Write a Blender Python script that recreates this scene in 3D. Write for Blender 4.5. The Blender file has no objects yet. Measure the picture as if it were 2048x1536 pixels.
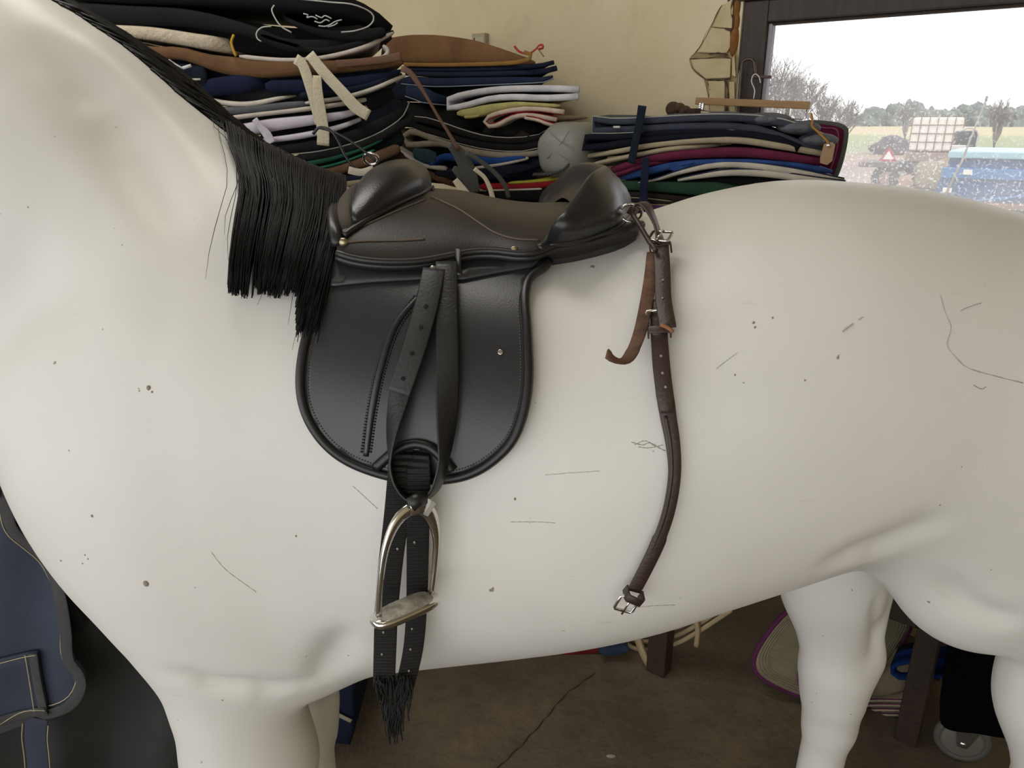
import bpy, bmesh, math, random
import numpy as np
from mathutils import Vector, Matrix
from mathutils.bvhtree import BVHTree
random.seed(7); rng = np.random.default_rng(7)
C = bpy.context.scene.collection
SC = bpy.context.scene

# ------------------------------------------------------------------ camera, sky, lights, exposure
CAM = Vector((0, 0, 1.65)); F = 1500.0; PITCH = math.atan(528 / 1500)
CP, SP = math.cos(PITCH), math.sin(PITCH)
cam = bpy.data.cameras.new('camera'); co = bpy.data.objects.new('camera', cam); C.objects.link(co)
cam.sensor_width = 36; cam.lens = F / 2048 * 36; cam.clip_start = 0.02; cam.clip_end = 2000
co.location = CAM; co.rotation_euler = (math.pi / 2 - PITCH, 0, 0); SC.camera = co
SC.view_settings.view_transform = 'Standard'; SC.view_settings.look = 'None'
SC.view_settings.gamma = 1; SC.view_settings.use_curve_mapping = False
SC.view_settings.exposure = -0.36
w = bpy.data.worlds.new('overcast'); SC.world = w; w.use_nodes = True
bg = w.node_tree.nodes['Background']; bg.inputs[0].default_value = (0.97, 0.985, 1.0, 1); bg.inputs[1].default_value = 2.7

def area(name, loc, target, sx, sy, power, col=(1, 1, 1)):
    l = bpy.data.lights.new(name, 'AREA'); l.shape = 'RECTANGLE'; l.size = sx; l.size_y = sy; l.energy = power; l.color = col
    o = bpy.data.objects.new(name, l); C.objects.link(o); o.location = loc
    o.rotation_euler = (Vector(target) - Vector(loc)).to_track_quat('-Z', 'Y').to_euler()
    return o
# daylight of the wide stable door behind the photographer, and an added fill light that brightens the window wall
area('door_daylight', (-0.1, -2.6, 1.15), (-0.1, 1.2, 1.0), 3.6, 2.0, 12, (1.0, 0.985, 0.96))
cl = area('wall_fill_light', (-1.3, 1.9, 2.86), (-1.3, 1.9, 0), 3.0, 0.3, 31, (1.0, 0.965, 0.90)); cl.rotation_euler = (0, 0, -0.668)

# ------------------------------------------------------------------ helpers
U = Vector((0.785, -0.6195, 0)); N = Vector((0.6195, 0.785, 0)); U.normalize(); N.normalize(); Z = Vector((0, 0, 1))
def ray(px, py):
    u = (px - 1024) / F; v = (py - 768) / F
    return Vector((u, CP - SP * v, -SP - CP * v))
def on_t(px, py, t):            # point where a sight line meets the plane parallel to the window wall, t metres off
    d = ray(px, py); return CAM + d * (t / d.dot(N))
def on_y(px, py, y):
    d = ray(px, py); return CAM + d * (y / d.y)
def on_z(px, py, z):
    d = ray(px, py); return CAM + d * ((z - CAM.z) / d.z)
def st(s, t, z): return U * s + N * t + Z * z
def lin(c):
    if isinstance(c, str): c = tuple(int(c[i:i + 2], 16) / 255 for i in (0, 2, 4))
    return tuple((x / 12.92 if x <= 0.04045 else ((x + 0.055) / 1.055) ** 2.4) for x in c)
def tagp(o, label=None, cat=None, group=None, kind=None):
    if label: o['label'] = label
    if cat: o['category'] = cat
    if group: o['group'] = group
    if kind: o['kind'] = kind
    return o
def mesh(name, v, f, mat=None, parent=None, smooth=True, sub=0):
    m = bpy.data.meshes.new(name); m.from_pydata([tuple(p) for p in v], [], [tuple(q) for q in f]); m.update()
    if smooth: m.polygons.foreach_set('use_smooth', [True] * len(m.polygons))
    bm = bmesh.new(); bm.from_mesh(m); bmesh.ops.recalc_face_normals(bm, faces=bm.faces); bm.to_mesh(m); bm.free()
    o = bpy.data.objects.new(name, m); C.objects.link(o)
    if mat: m.materials.append(mat)
    if parent: o.parent = parent
    if sub:
        s = o.modifiers.new('sub', 'SUBSURF'); s.levels = sub; s.render_levels = sub
    return o
def empty(name, label=None, cat=None, group=None):
    o = bpy.data.objects.new(name, None); C.objects.link(o); o.empty_display_size = 0.05
    return tagp(o, label, cat, group)
class MB:                        # collects shapes that become one mesh
    def __init__(s): s.v = []; s.f = []
    def add(s, v, f):
        b = len(s.v); s.v += [Vector(p) for p in v]; s.f += [tuple(i + b for i in q) for q in f]; return s
    def build(s, name, mat=None, parent=None, smooth=True, sub=0): return mesh(name, s.v, s.f, mat, parent, smooth, sub)
def box_vf(o, ax, ay, az, x0, x1, y0, y1, z0, z1):
    v = [o + ax * x + ay * y + az * z for x in (x0, x1) for y in (y0, y1) for z in (z0, z1)]
    return v, [(0, 1, 3, 2), (4, 6, 7, 5), (0, 4, 5, 1), (2, 3, 7, 6), (0, 2, 6, 4), (1, 5, 7, 3)]
O0 = Vector((0, 0, 0))
def bevel(o, wd, seg=2):
    b = o.modifiers.new('bevel', 'BEVEL'); b.width = wd; b.segments = seg; b.limit_method = 'ANGLE'; return o
def catmull(P, n):
    P = [np.array(p, float) for p in P]
    if len(P) < 3: return [Vector(P[0] + (P[-1] - P[0]) * i / (n - 1)) for i in range(n)]
    E = [2 * P[0] - P[1]] + P + [2 * P[-1] - P[-2]]
    out = []; d = []
    for i in range(1, len(E) - 2):
        for k in range(12):
            t = k / 12; a, b, c, e = E[i - 1], E[i], E[i + 1], E[i + 2]
            out.append(0.5 * (2 * b + (c - a) * t + (2 * a - 5 * b + 4 * c - e) * t * t + (3 * b - a - 3 * c + e) * t ** 3))
    out.append(P[-1]); out = np.array(out)
    L = np.concatenate([[0], np.cumsum(np.linalg.norm(np.diff(out, axis=0), axis=1))])
    q = np.linspace(0, L[-1], n)
    return [Vector([np.interp(x, L, out[:, j]) for j in range(out.shape[1])]) for x in q]
def tube_vf(P, r, n=8, closed=False, flat=1.0):
    P = [Vector(p) for p in P]; m = len(P); v = []; f = []
    T = []
    for i in range(m):
        a = P[(i - 1) % m] if closed or i > 0 else P[i]; b = P[(i + 1) % m] if closed or i < m - 1 else P[i]
        t = (b - a); T.append(t.normalized() if t.length > 1e-9 else Vector((0, 0, 1)))
    ref = Vector((0, -1, 0.01)) if abs(T[0].y) < 0.9 else Vector((0, 0, 1))
    for i in range(m):
        ref = (ref - T[i] * ref.dot(T[i])); ref.normalize(); b = T[i].cross(ref)
        rr = r[i] if hasattr(r, '__len__') else r
        for k in range(n):
            a = 2 * math.pi * k / n; v.append(P[i] + ref * (math.cos(a) * rr * flat) + b * (math.sin(a) * rr))
    for i in range(m if closed else m - 1):
        for k in range(n):
            j = (i + 1) % m; f.append((i * n + k, i * n + (k + 1) % n, j * n + (k + 1) % n, j * n + k))
    if not closed: f.append(tuple(range(n))[::-1]); f.append(tuple((m - 1) * n + k for k in range(n)))
    return v, f
def strip_vf(P, Nn, wd, th):     # a flat strap: path P, outward normals Nn, width and thickness (numbers or lists)
    m = len(P); v = []; f = []
    for i in range(m):
        a = P[max(i - 1, 0)]; b = P[min(i + 1, m - 1)]; t = (b - a).normalized(); n = Nn[i] - t * Nn[i].dot(t); n.normalize(); s = t.cross(n)
        ww = (wd[i] if hasattr(wd, '__len__') else wd) / 2; h = (th[i] if hasattr(th, '__len__') else th) / 2
        for (x, y) in ((-1, -.5), (-1, .5), (-.88, 1), (.88, 1), (1, .5), (1, -.5), (.88, -1), (-.88, -1)):
            v.append(P[i] + s * (x * ww) + n * (y * h))
    for i in range(m - 1):
        for k in range(8): f.append((i * 8 + k, i * 8 + (k + 1) % 8, i * 8 + 8 + (k + 1) % 8, i * 8 + 8 + k))
    f.append(tuple(range(8))[::-1]); f.append(tuple((m - 1) * 8 + k for k in range(8)))
    return v, f
def cyl_vf(p, axis, r, h, n=14, r2=None):
    axis = Vector(axis).normalized(); a = axis.orthogonal().normalized(); b = axis.cross(a); r2 = r if r2 is None else r2
    v = []; P = Vector(p)
    for (q, rr) in ((0, r * .85), (h * .15, r), (h * .85, r2), (h, r2 * .85)):
        for k in range(n):
            t = 2 * math.pi * k / n; v.append(P + axis * q + a * (rr * math.cos(t)) + b * (rr * math.sin(t)))
    f = [tuple(range(n))[::-1], tuple(3 * n + k for k in range(n))]
    for i in range(3):
        for k in range(n): f.append((i * n + k, i * n + (k + 1) % n, i * n + n + (k + 1) % n, i * n + n + k))
    return v, f
def ball_vf(p, r, n=8):
    r = r if hasattr(r, '__len__') else (r, r, r); v = []; f = []; m = n
    for i in range(1, n):
        for k in range(2 * m):
            a = math.pi * i / n; b = math.pi * k / m
            v.append(Vector(p) + Vector((r[0] * math.sin(a) * math.cos(b), r[1] * math.sin(a) * math.sin(b), r[2] * math.cos(a))))
    for i in range(n - 2):
        for k in range(2 * m): f.append((i * 2 * m + k, i * 2 * m + (k + 1) % (2 * m), (i + 1) * 2 * m + (k + 1) % (2 * m), (i + 1) * 2 * m + k))
    f.append(tuple(range(2 * m))); f.append(tuple((n - 2) * 2 * m + k for k in range(2 * m))[::-1])
    return v, f

# ------------------------------------------------------------------ materials
MATS = {}
def mat(name, col, rough=0.6, metal=0.0, var=0.0, vscale=8.0, col2=None, bump=0.0, bscale=60.0, spec=0.5, detail=4, kind=None, coat=0, aniso=None):
    """noise-varied principled material; kind adds a weave / quilt / wood relief"""
    if name in MATS: return MATS[name]
    m = bpy.data.materials.new(name); m.use_nodes = True; nt = m.node_tree; b = nt.nodes['Principled BSDF']; L = nt.links.new
    c1 = lin(col); b.inputs['Roughness'].default_value = rough; b.inputs['Metallic'].default_value = metal; b.inputs['Specular IOR Level'].default_value = spec
    if coat: b.inputs['Coat Weight'].default_value = coat; b.inputs['Coat Roughness'].default_value = 0.25
    tc = nt.nodes.new('ShaderNodeTexCoord'); co_ = tc.outputs['Object']
    if aniso:
        mp = nt.nodes.new('ShaderNodeMapping'); mp.inputs['Scale'].default_value = aniso; L(co_, mp.inputs[0]); co_ = mp.outputs[0]
    if var or col2:
        n = nt.nodes.new('ShaderNodeTexNoise'); n.inputs['Scale'].default_value = vscale; n.inputs['Detail'].default_value = detail; n.inputs['Roughness'].default_value = 0.6
        L(co_, n.inputs['Vector'])
        r = nt.nodes.new('ShaderNodeValToRGB'); r.color_ramp.elements[0].position = 0.32; r.color_ramp.elements[1].position = 0.68
        c2 = lin(col2) if col2 else tuple(x * (1 - var) for x in c1)
        r.color_ramp.elements[0].color = (*c2, 1); r.color_ramp.elements[1].color = (*c1, 1)
        L(n.outputs['Fac'], r.inputs[0]); L(r.outputs[0], b.inputs['Base Color'])
    else: b.inputs['Base Color'].default_value = (*c1, 1)
    src = None
    if kind == 'weave':
        t = nt.nodes.new('ShaderNodeTexChecker'); t.inputs['Scale'].default_value = bscale; L(tc.outputs['Object'], t.inputs['Vector']); src = t.outputs['Fac']
    elif kind == 'quilt':
        ws = []
        for s in (1, -1):
            mp = nt.nodes.new('ShaderNodeMapping'); mp.inputs['Rotation'].default_value = (0, 0, s * 0.785); L(tc.outputs['Object'], mp.inputs[0])
            wv = nt.nodes.new('ShaderNodeTexWave'); wv.wave_type = 'BANDS'; wv.inputs['Scale'].default_value = bscale; L(mp.outputs[0], wv.inputs['Vector'])
            pw = nt.nodes.new('ShaderNodeMath'); pw.operation = 'POWER'; pw.inputs[1].default_value = 0.3; L(wv.outputs['Fac'], pw.inputs[0]); ws.append(pw)
        mn = nt.nodes.new('ShaderNodeMath'); mn.operation = 'MINIMUM'; L(ws[0].outputs[0], mn.inputs[0]); L(ws[1].outputs[0], mn.inputs[1]); src = mn.outputs[0]
    elif bump:
        n2 = nt.nodes.new('ShaderNodeTexNoise'); n2.inputs['Scale'].default_value = bscale; n2.inputs['Detail'].default_value = 5; L(co_, n2.inputs['Vector']); src = n2.outputs['Fac']
    if src is not None and bump:
        bp = nt.nodes.new('ShaderNodeBump'); bp.inputs['Strength'].default_value = bump; bp.inputs['Distance'].default_value = 0.004
        L(src, bp.inputs['Height']); L(bp.outputs[0], b.inputs['Normal'])
    MATS[name] = m; return m
def ramp(nt, fac, stops):
    r = nt.nodes.new('ShaderNodeValToRGB'); e = r.color_ramp.elements
    while len(e) < len(stops): e.new(0.5)
    for i, (p, c) in enumerate(stops): e[i].position = p; e[i].color = (*c, 1) if len(c) == 3 else c
    nt.links.new(fac, r.inputs[0]); return r.outputs[0]
def noise(nt, co_, scale, detail=5, rough=0.6):
    n = nt.nodes.new('ShaderNodeTexNoise'); n.inputs['Scale'].default_value = scale; n.inputs['Detail'].default_value = detail; n.inputs['Roughness'].default_value = rough
    nt.links.new(co_, n.inputs['Vector']); return n.outputs['Fac']
def mixc(nt, fac, a, b, mode='MIX'):
    m = nt.nodes.new('ShaderNodeMix'); m.data_type = 'RGBA'; m.blend_type = mode
    for s, x in ((m.inputs[0], fac), (m.inputs[6], a), (m.inputs[7], b)):
        if hasattr(x, 'is_linked'): nt.links.new(x, s)
        else: s.default_value = x if not isinstance(x, tuple) or len(x) == 4 else (*x, 1)
    return m.outputs[2]
def newmat(name, rough=0.6):
    m = bpy.data.materials.new(name); m.use_nodes = True; nt = m.node_tree; b = nt.nodes['Principled BSDF']; b.inputs['Roughness'].default_value = rough
    tc = nt.nodes.new('ShaderNodeTexCoord'); MATS[name] = m; return m, nt, b, tc.outputs['Object']

def m_plaster():
    m, nt, b, o = newmat('cream_plaster', 0.85)
    c = ramp(nt, noise(nt, o, 1.6, 6), [(0.3, lin('cfc09b')), (0.5, lin('d8caa8')), (0.7, lin('dfd3b6'))])
    c = mixc(nt, ramp(nt, noise(nt, o, 9, 8, 0.7), [(0.30, (.82, .82, .82)), (0.46, (1, 1, 1))]), lin('a08f66'), c)
    nt.links.new(c, b.inputs['Base Color'])
    bp = nt.nodes.new('ShaderNodeBump'); bp.inputs['Strength'].default_value = 0.4; bp.inputs['Distance'].default_value = 0.01
    nt.links.new(noise(nt, o, 14, 8), bp.inputs['Height']); nt.links.new(bp.outputs[0], b.inputs['Normal']); return m
def m_floor():
    m, nt, b, o = newmat('stained_concrete', 0.75)
    c = ramp(nt, noise(nt, o, 2.2, 8, 0.65), [(0.3, lin('4a4034')), (0.5, lin('5f5444')), (0.7, lin('73664f'))])
    c = mixc(nt, ramp(nt, noise(nt, o, 24, 6, 0.7), [(0.35, (.6, .6, .6)), (0.5, (1, 1, 1))]), lin('3f362b'), c)
    nt.links.new(c, b.inputs['Base Color'])
    bp = nt.nodes.new('ShaderNodeBump'); bp.inputs['Strength'].default_value = 0.5; bp.inputs['Distance'].default_value = 0.01
    nt.links.new(noise(nt, o, 30, 8), bp.inputs['Height']); nt.links.new(bp.outputs[0], b.inputs['Normal']); return m
def m_horse():
    m, nt, b, o = newmat('white_fibreglass_paint', 0.42)
    c = ramp(nt, noise(nt, o, 2.4, 5), [(0.3, lin('d4d1cb')), (0.7, lin('dedbd5'))])
    sp = ramp(nt, noise(nt, o, 60, 3, 0.5), [(0.745, (0, 0, 0)), (0.77, (1, 1, 1))])          # small knocks in the paint
    c = mixc(nt, sp, c, lin('8d8474'))
    mp = nt.nodes.new('ShaderNodeMapping'); mp.inputs['Scale'].default_value = (5, 5, 30); mp.inputs['Rotation'].default_value = (0, 0.25, 0); nt.links.new(o, mp.inputs[0])
    sc = ramp(nt, noise(nt, mp.outputs[0], 2.2, 7, 0.7), [(0.66, (0, 0, 0)), (0.74, (.45, .45, .45))])
    c = mixc(nt, sc, c, lin('b9b2a4'))
    nt.links.new(c, b.inputs['Base Color'])
    bp = nt.nodes.new('ShaderNodeBump'); bp.inputs['Strength'].default_value = 0.12; bp.inputs['Distance'].default_value = 0.01
    nt.links.new(noise(nt, o, 9, 4), bp.inputs['Height']); nt.links.new(bp.outputs[0], b.inputs['Normal']); return m
def m_glass():
    m = bpy.data.materials.new('dusty_glass'); m.use_nodes = True; nt = m.node_tree; nt.nodes.clear(); L = nt.links.new
    out = nt.nodes.new('ShaderNodeOutputMaterial'); tr = nt.nodes.new('ShaderNodeBsdfTransparent'); tl = nt.nodes.new('ShaderNodeBsdfTranslucent')
    tl.inputs[0].default_value = (.95, .95, .95, 1); tr.inputs[0].default_value = (.97, .97, .97, 1)
    tc = nt.nodes.new('ShaderNodeTexCoord'); mx = nt.nodes.new('ShaderNodeMixShader')
    a = ramp(nt, noise(nt, tc.outputs['Object'], 130, 3, 0.55), [(0.58, (.26, .26, .26)), (0.66, (.85, .85, .85))])
    sepz = nt.nodes.new('ShaderNodeSeparateXYZ'); L(tc.outputs['Object'], sepz.inputs[0])
    big = ramp(nt, noise(nt, tc.outputs['Object'], 3, 3), [(0.3, (.5, .5, .5)), (0.7, (1, 1, 1))])
    mr = nt.nodes.new('ShaderNodeMapRange'); mr.inputs[1].default_value = 1.35; mr.inputs[2].default_value = 1.85; mr.inputs[3].default_value = 1.0; mr.inputs[4].default_value = 0.45
    L(sepz.outputs[2], mr.inputs[0])
    k = nt.nodes.new('ShaderNodeMath'); k.operation = 'MULTIPLY'; L(a, k.inputs[0]); L(big, k.inputs[1])
    k2 = nt.nodes.new('ShaderNodeMath'); k2.operation = 'MULTIPLY'; L(k.outputs[0], k2.inputs[0]); L(mr.outputs[0], k2.inputs[1])
    L(k2.outputs[0], mx.inputs[0]); L(tr.outputs[0], mx.inputs[1]); L(tl.outputs[0], mx.inputs[2]); L(mx.outputs[0], out.inputs[0]); return m

# ------------------------------------------------------------------ the room
def struct(o): o['kind'] = 'structure'; return o
WT = 2.5                                       # the window wall stands 2.5 m off, turned 38 degrees
plaster = m_plaster(); m_oldwood = mat('dark_old_wood', '40352f', 0.6, var=.4, vscale=20, bump=.3, bscale=50, aniso=(3, 3, .4))
wl = on_t(1476, 120, WT); S0 = wl.dot(U)       # outer left of the window frame
ZTOP = on_t(1700, -18, WT).z; ZSILL = 1.12; S1 = S0 + 1.75; SL, SR = -4.6, 2.6
floor = struct(MB().add(*box_vf(O0, U, N, Z, SL - .2, SR + .2, -2.7, WT + .25, -.2, 0)).build('floor', m_floor(), smooth=False))
wb = MB()
for (a, b_, z0, z1) in ((SL, S0, 0, 2.9), (S0, S1, 0, ZSILL), (S0, S1, ZTOP, 2.9), (S1, SR, 0, 2.9)): wb.add(*box_vf(O0, U, N, Z, a, b_, WT, WT + .25, z0, z1))
wall_back = struct(wb.build('wall_back', plaster, smooth=False))
struct(MB().add(*box_vf(O0, U, N, Z, SL - .2, SL, -2.7, WT + .25, 0, 2.9)).build('wall_left', plaster, smooth=False))
struct(MB().add(*box_vf(O0, U, N, Z, SR, SR + .2, -2.7, WT + .25, 0, 2.9)).build('wall_right', plaster, smooth=False))
struct(MB().add(*box_vf(O0, U, N, Z, SL - .2, SR + .2, -2.7, WT + .25, 2.9, 3.05)).build('ceiling', mat('limewashed_boards', 'b9b09c', .8, var=.2), smooth=False))
# ------------------------------------------------------------------ the horse: one continuous surface from a smooth-blended field
HY = 1.10
X0, X1, Y0, Y1, Z0, Z1, H = -1.72, 1.06, 0.66, 1.56, -0.02, 2.26, 0.009
gx = np.arange(X0, X1, H, dtype=np.float32); gy = np.arange(Y0, Y1, H, dtype=np.float32); gz = np.arange(Z0, Z1, H, dtype=np.float32)
def spl(xs, ys, q):              # monotone-ish smooth interpolation
    xs = np.array(xs, float); ys = np.array(ys, float); m = np.gradient(ys, xs)
    i = np.clip(np.searchsorted(xs, q) - 1, 0, len(xs) - 2); h = xs[i + 1] - xs[i]; t = np.clip((q - xs[i]) / h, 0, 1)
    return ((2 * t**3 - 3 * t**2 + 1) * ys[i] + (t**3 - 2 * t**2 + t) * h * m[i] + (-2 * t**3 + 3 * t**2) * ys[i + 1] + (t**3 - t**2) * h * m[i + 1])
FLD = np.full((len(gx), len(gy), len(gz)), 1.0, np.float32)
GX = gx[:, None, None]; GY = gy[None, :, None]; GZ = gz[None, None, :]
def smin(a, b, k):
    h = np.maximum(k - np.abs(a - b), 0) / k; return np.minimum(a, b) - h * h * k * 0.25
def region(lo, hi, pad):
    sl = []
    for g, a, b in zip((gx, gy, gz), lo, hi): sl.append(slice(int(np.searchsorted(g, a - pad)), int(np.searchsorted(g, b + pad)) + 1))
    return tuple(sl)
def blend(sl, d, k, sub=False):
    FLD[sl] = smin(FLD[sl], d, k) if not sub else -smin(-FLD[sl], d, k)
def cone(p0, p1, r0, r1, k=0.05, flat=1.0, sub=False):
    """tapered capsule; flat < 1 narrows it sideways (Y)"""
    p0 = np.array(p0, np.float32); p1 = np.array(p1, np.float32); R = max(r0, r1)
    sl = region(np.minimum(p0, p1) - R, np.maximum(p0, p1) + R, k + .05)
    x = GX[sl[0]]; y = GY[:, sl[1]]; z = GZ[:, :, sl[2]]
    ab = p1 - p0; t = np.clip(((x - p0[0]) * ab[0] + (y - p0[1]) * ab[1] + (z - p0[2]) * ab[2]) / (ab @ ab), 0, 1)
    d = np.sqrt((x - p0[0] - t * ab[0])**2 + ((y - p0[1] - t * ab[1]) / flat)**2 + (z - p0[2] - t * ab[2])**2) - (r0 + (r1 - r0) * t)
    blend(sl, d * (flat if flat < 1 else 1), k, sub)
def egg(c, r, k=0.06, tilt=0.0, sub=False):
    R = max(r); c = np.array(c); sl = region(c - R, c + R, k + .05)
    x = GX[sl[0]] - c[0]; y = GY[:, sl[1]] - c[1]; z = GZ[:, :, sl[2]] - c[2]
    ct, s_ = math.cos(tilt), math.sin(tilt); xr = x * ct + z * s_; zr = -x * s_ + z * ct
    q = np.sqrt((xr / r[0])**2 + (y / r[1])**2 + (zr / r[2])**2)
    q2 = np.sqrt((xr / r[0]**2)**2 + (y / r[1]**2)**2 + (zr / r[2]**2)**2) + 1e-6
    blend(sl, q * (q - 1) / q2, k, sub)
# trunk: top line, belly line and half width along X
TX =  [-.70, -.665, -.62, -.565, -.50, -.40, -.30, -.20, -.10, .00, .10, .20, .30, .40, .50, .60, .70, .80, .90, .97, 1.0]
TOPL = [1.24, 1.33, 1.42, 1.50, 1.55, 1.565, 1.55, 1.53, 1.507, 1.50, 1.50, 1.52, 1.55, 1.567, 1.565, 1.554, 1.53, 1.49, 1.41, 1.30, 1.22]
BOTL = [1.16, 1.08, .985, .90, .835, .79, .785, .805, .83, .855, .88, .91, .95, .99, 1.03, 1.06, 1.07, 1.07, 1.09, 1.13, 1.17]
HALF = [.06, .12, .18, .23, .265, .285, .292, .30, .313, .328, .338, .342, .34, .335, .325, .312, .29, .255, .20, .12, .05]
top = spl(TX, TOPL, gx)[:, None, None]; bot = spl(TX, BOTL, gx)[:, None, None]; hw = np.maximum(spl(TX, HALF, gx), .02)[:, None, None]
zc = (top + bot) / 2; hb = np.maximum((top - bot) / 2, .03)
ye = np.abs(GY - HY) / hw; ze = np.abs(GZ - zc) / hb
q = (ye**2.25 + ze**2.25) ** (1 / 2.25)
FLD = ((q - 1) * np.minimum(hw, hb) * 1.05).astype(np.float32)
FLD = np.maximum(FLD, np.maximum(TX[0] - GX, GX - TX[-1]) * .8)
# neck, head
for (a, b, ra, rb, fl) in (((-.40, HY, 1.27), (-.74, HY, 1.545), .285, .25, .60), ((-.74, HY, 1.545), (-1.04, HY, 1.84), .25, .165, .55), ((-1.04, HY, 1.84), (-1.16, HY, 1.96), .165, .13, .6)):
    cone(a, b, ra, rb, .09, fl)
cone((-1.16, HY, 1.95), (-1.34, HY, 1.74), .125, .10, .05, .72); cone((-1.34, HY, 1.74), (-1.52, HY, 1.50), .095, .065, .06, .78); egg((-1.16, HY, 1.82), (.10, .065, .11), .05)
for s in (-1, 1):
    cone((-1.13, HY + s * .05, 2.06), (-1.13, HY + s * .06, 2.17), .03, .008, .02); egg((-1.30, HY + s * .075, 1.85), (.03, .02, .022), .02); egg((-1.545, HY + s * .03, 1.50), (.02, .012, .025), .012, sub=True)
# limbs:  s = -1 the near side, +1 the far side
def fore(dx, yy, s):
    egg((-.52, yy + s * .015, 1.12), (.15, .10, .26), .10, .45)                       # shoulder
    egg((-.40, yy + s * .01, .94), (.165, .085, .15), .06, -.2)
    cone((-.425 + dx, yy, .90), (-.412 + dx, yy, .66), .112, .098, .03, .85); cone((-.412 + dx, yy, .66), (-.415 + dx, yy, .50), .098, .066, .04, .85)
    cone((-.415 + dx, yy, .50), (-.41 + dx, yy, .45), .07, .06, .03); cone((-.408 + dx, yy, .45), (-.405 + dx, yy, .22), .05, .044, .03); egg((-.40 + dx, yy, .19), (.055, .05, .055), .03)
    cone((-.41 + dx, yy, .18), (-.45 + dx, yy, .09), .042, .05, .03); cone((-.45 + dx, yy, .075), (-.465 + dx, yy, .035), .055, .068, .02)
def hind(dx, yy, s):
    egg((.74, yy + s * .012, 1.20), (.22, .125, .30), .10, -.25)
    egg((.595 + dx, yy + s * .02, 1.13), (.125, .105, .17), .07, .5)
    cone((.63 + dx, yy, 1.05), (.66 + dx, yy, .80), .12, .09, .06, .85); cone((.655 + dx, yy, .80), (.685 + dx, yy, .62), .088, .062, .05, .85)
    cone((.745 + dx, yy, .86), (.75 + dx, yy, .615), .032, .026, .02); cone((.745 + dx, yy, .62), (.70 + dx, yy, .53), .034, .055, .04)
    cone((.69 + dx, yy, .58), (.70 + dx, yy, .45), .062, .05, .04); cone((.70 + dx, yy, .45), (.69 + dx, yy, .22), .047, .044, .03); egg((.69 + dx, yy, .19), (.055, .05, .055), .03)
    cone((.68 + dx, yy, .18), (.63 + dx, yy, .09), .043, .05, .03); cone((.63 + dx, yy, .075), (.615 + dx, yy, .035), .055, .068, .02)
fore(-.015, .955, -1); fore(-.02, 1.245, 1); hind(.21, .945, -1); hind(-.03, 1.255, 1)
# hollows: behind the elbow, before the stifle, the neck furrow
def fray(px, py):                # where a sight line enters the field
    d = ray(px, py).normalized(); t = np.arange(.5, 2.0, .003); P = np.array(CAM)[None] + t[:, None] * np.array(d)[None]
    I = np.stack([((P[:, 0] - X0) / H), ((P[:, 1] - Y0) / H), ((P[:, 2] - Z0) / H)], 1).round().astype(int)
    ok = ((I >= 0) & (I < np.array(FLD.shape))).all(1); I = I[ok]; f = FLD[tuple(I.T)]; k = np.argmax(f < 0)
    return Vector(P[ok][k])
def crease(pts, r, k, out=0.0, sub=True):
    g = [np.array(fray(v[0], v[1]) + (CAM - fray(v[0], v[1])).normalized() * out, np.float32) for v in catmull([(a_, b_, 0) for a_, b_ in pts], 14)]
    sl = region(np.min(g, 0), np.max(g, 0), k + .06); x = GX[sl[0]]; y = GY[:, sl[1]]; z = GZ[:, :, sl[2]]; D = None
    for i, (p0, p1) in enumerate(zip(g[:-1], g[1:])):
        ab = p1 - p0; t = np.clip(((x - p0[0]) * ab[0] + (y - p0[1]) * ab[1] + (z - p0[2]) * ab[2]) / (ab @ ab), 0, 1)
        d = np.sqrt((x - p0[0] - t * ab[0])**2 + (y - p0[1] - t * ab[1])**2 + (z - p0[2] - t * ab[2])**2) - r + .02 * abs((i + t) / 6.5 - 1)**3
        D = d if D is None else np.minimum(D, d)
    blend(sl, D, k, sub)
crease(((330, 1348), (400, 1362), (480, 1374), (560, 1376), (620, 1362)), .007, .03)
crease(((1752, 1180), (1751, 1250), (1746, 1318)), .003, .025)
crease(((640, 1350), (665, 1320), (690, 1270)), .006, .05)
crease(((90, 90), (180, 180), (260, 290), (330, 420)), .006, .07, .012)
crease(((1885, 1150), (1940, 1215), (2040, 1245)), .004, .04)
crease(((1660, 1135), (1760, 1100), (1830, 1075), (1880, 1045)), .004, .045, .016)
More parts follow.
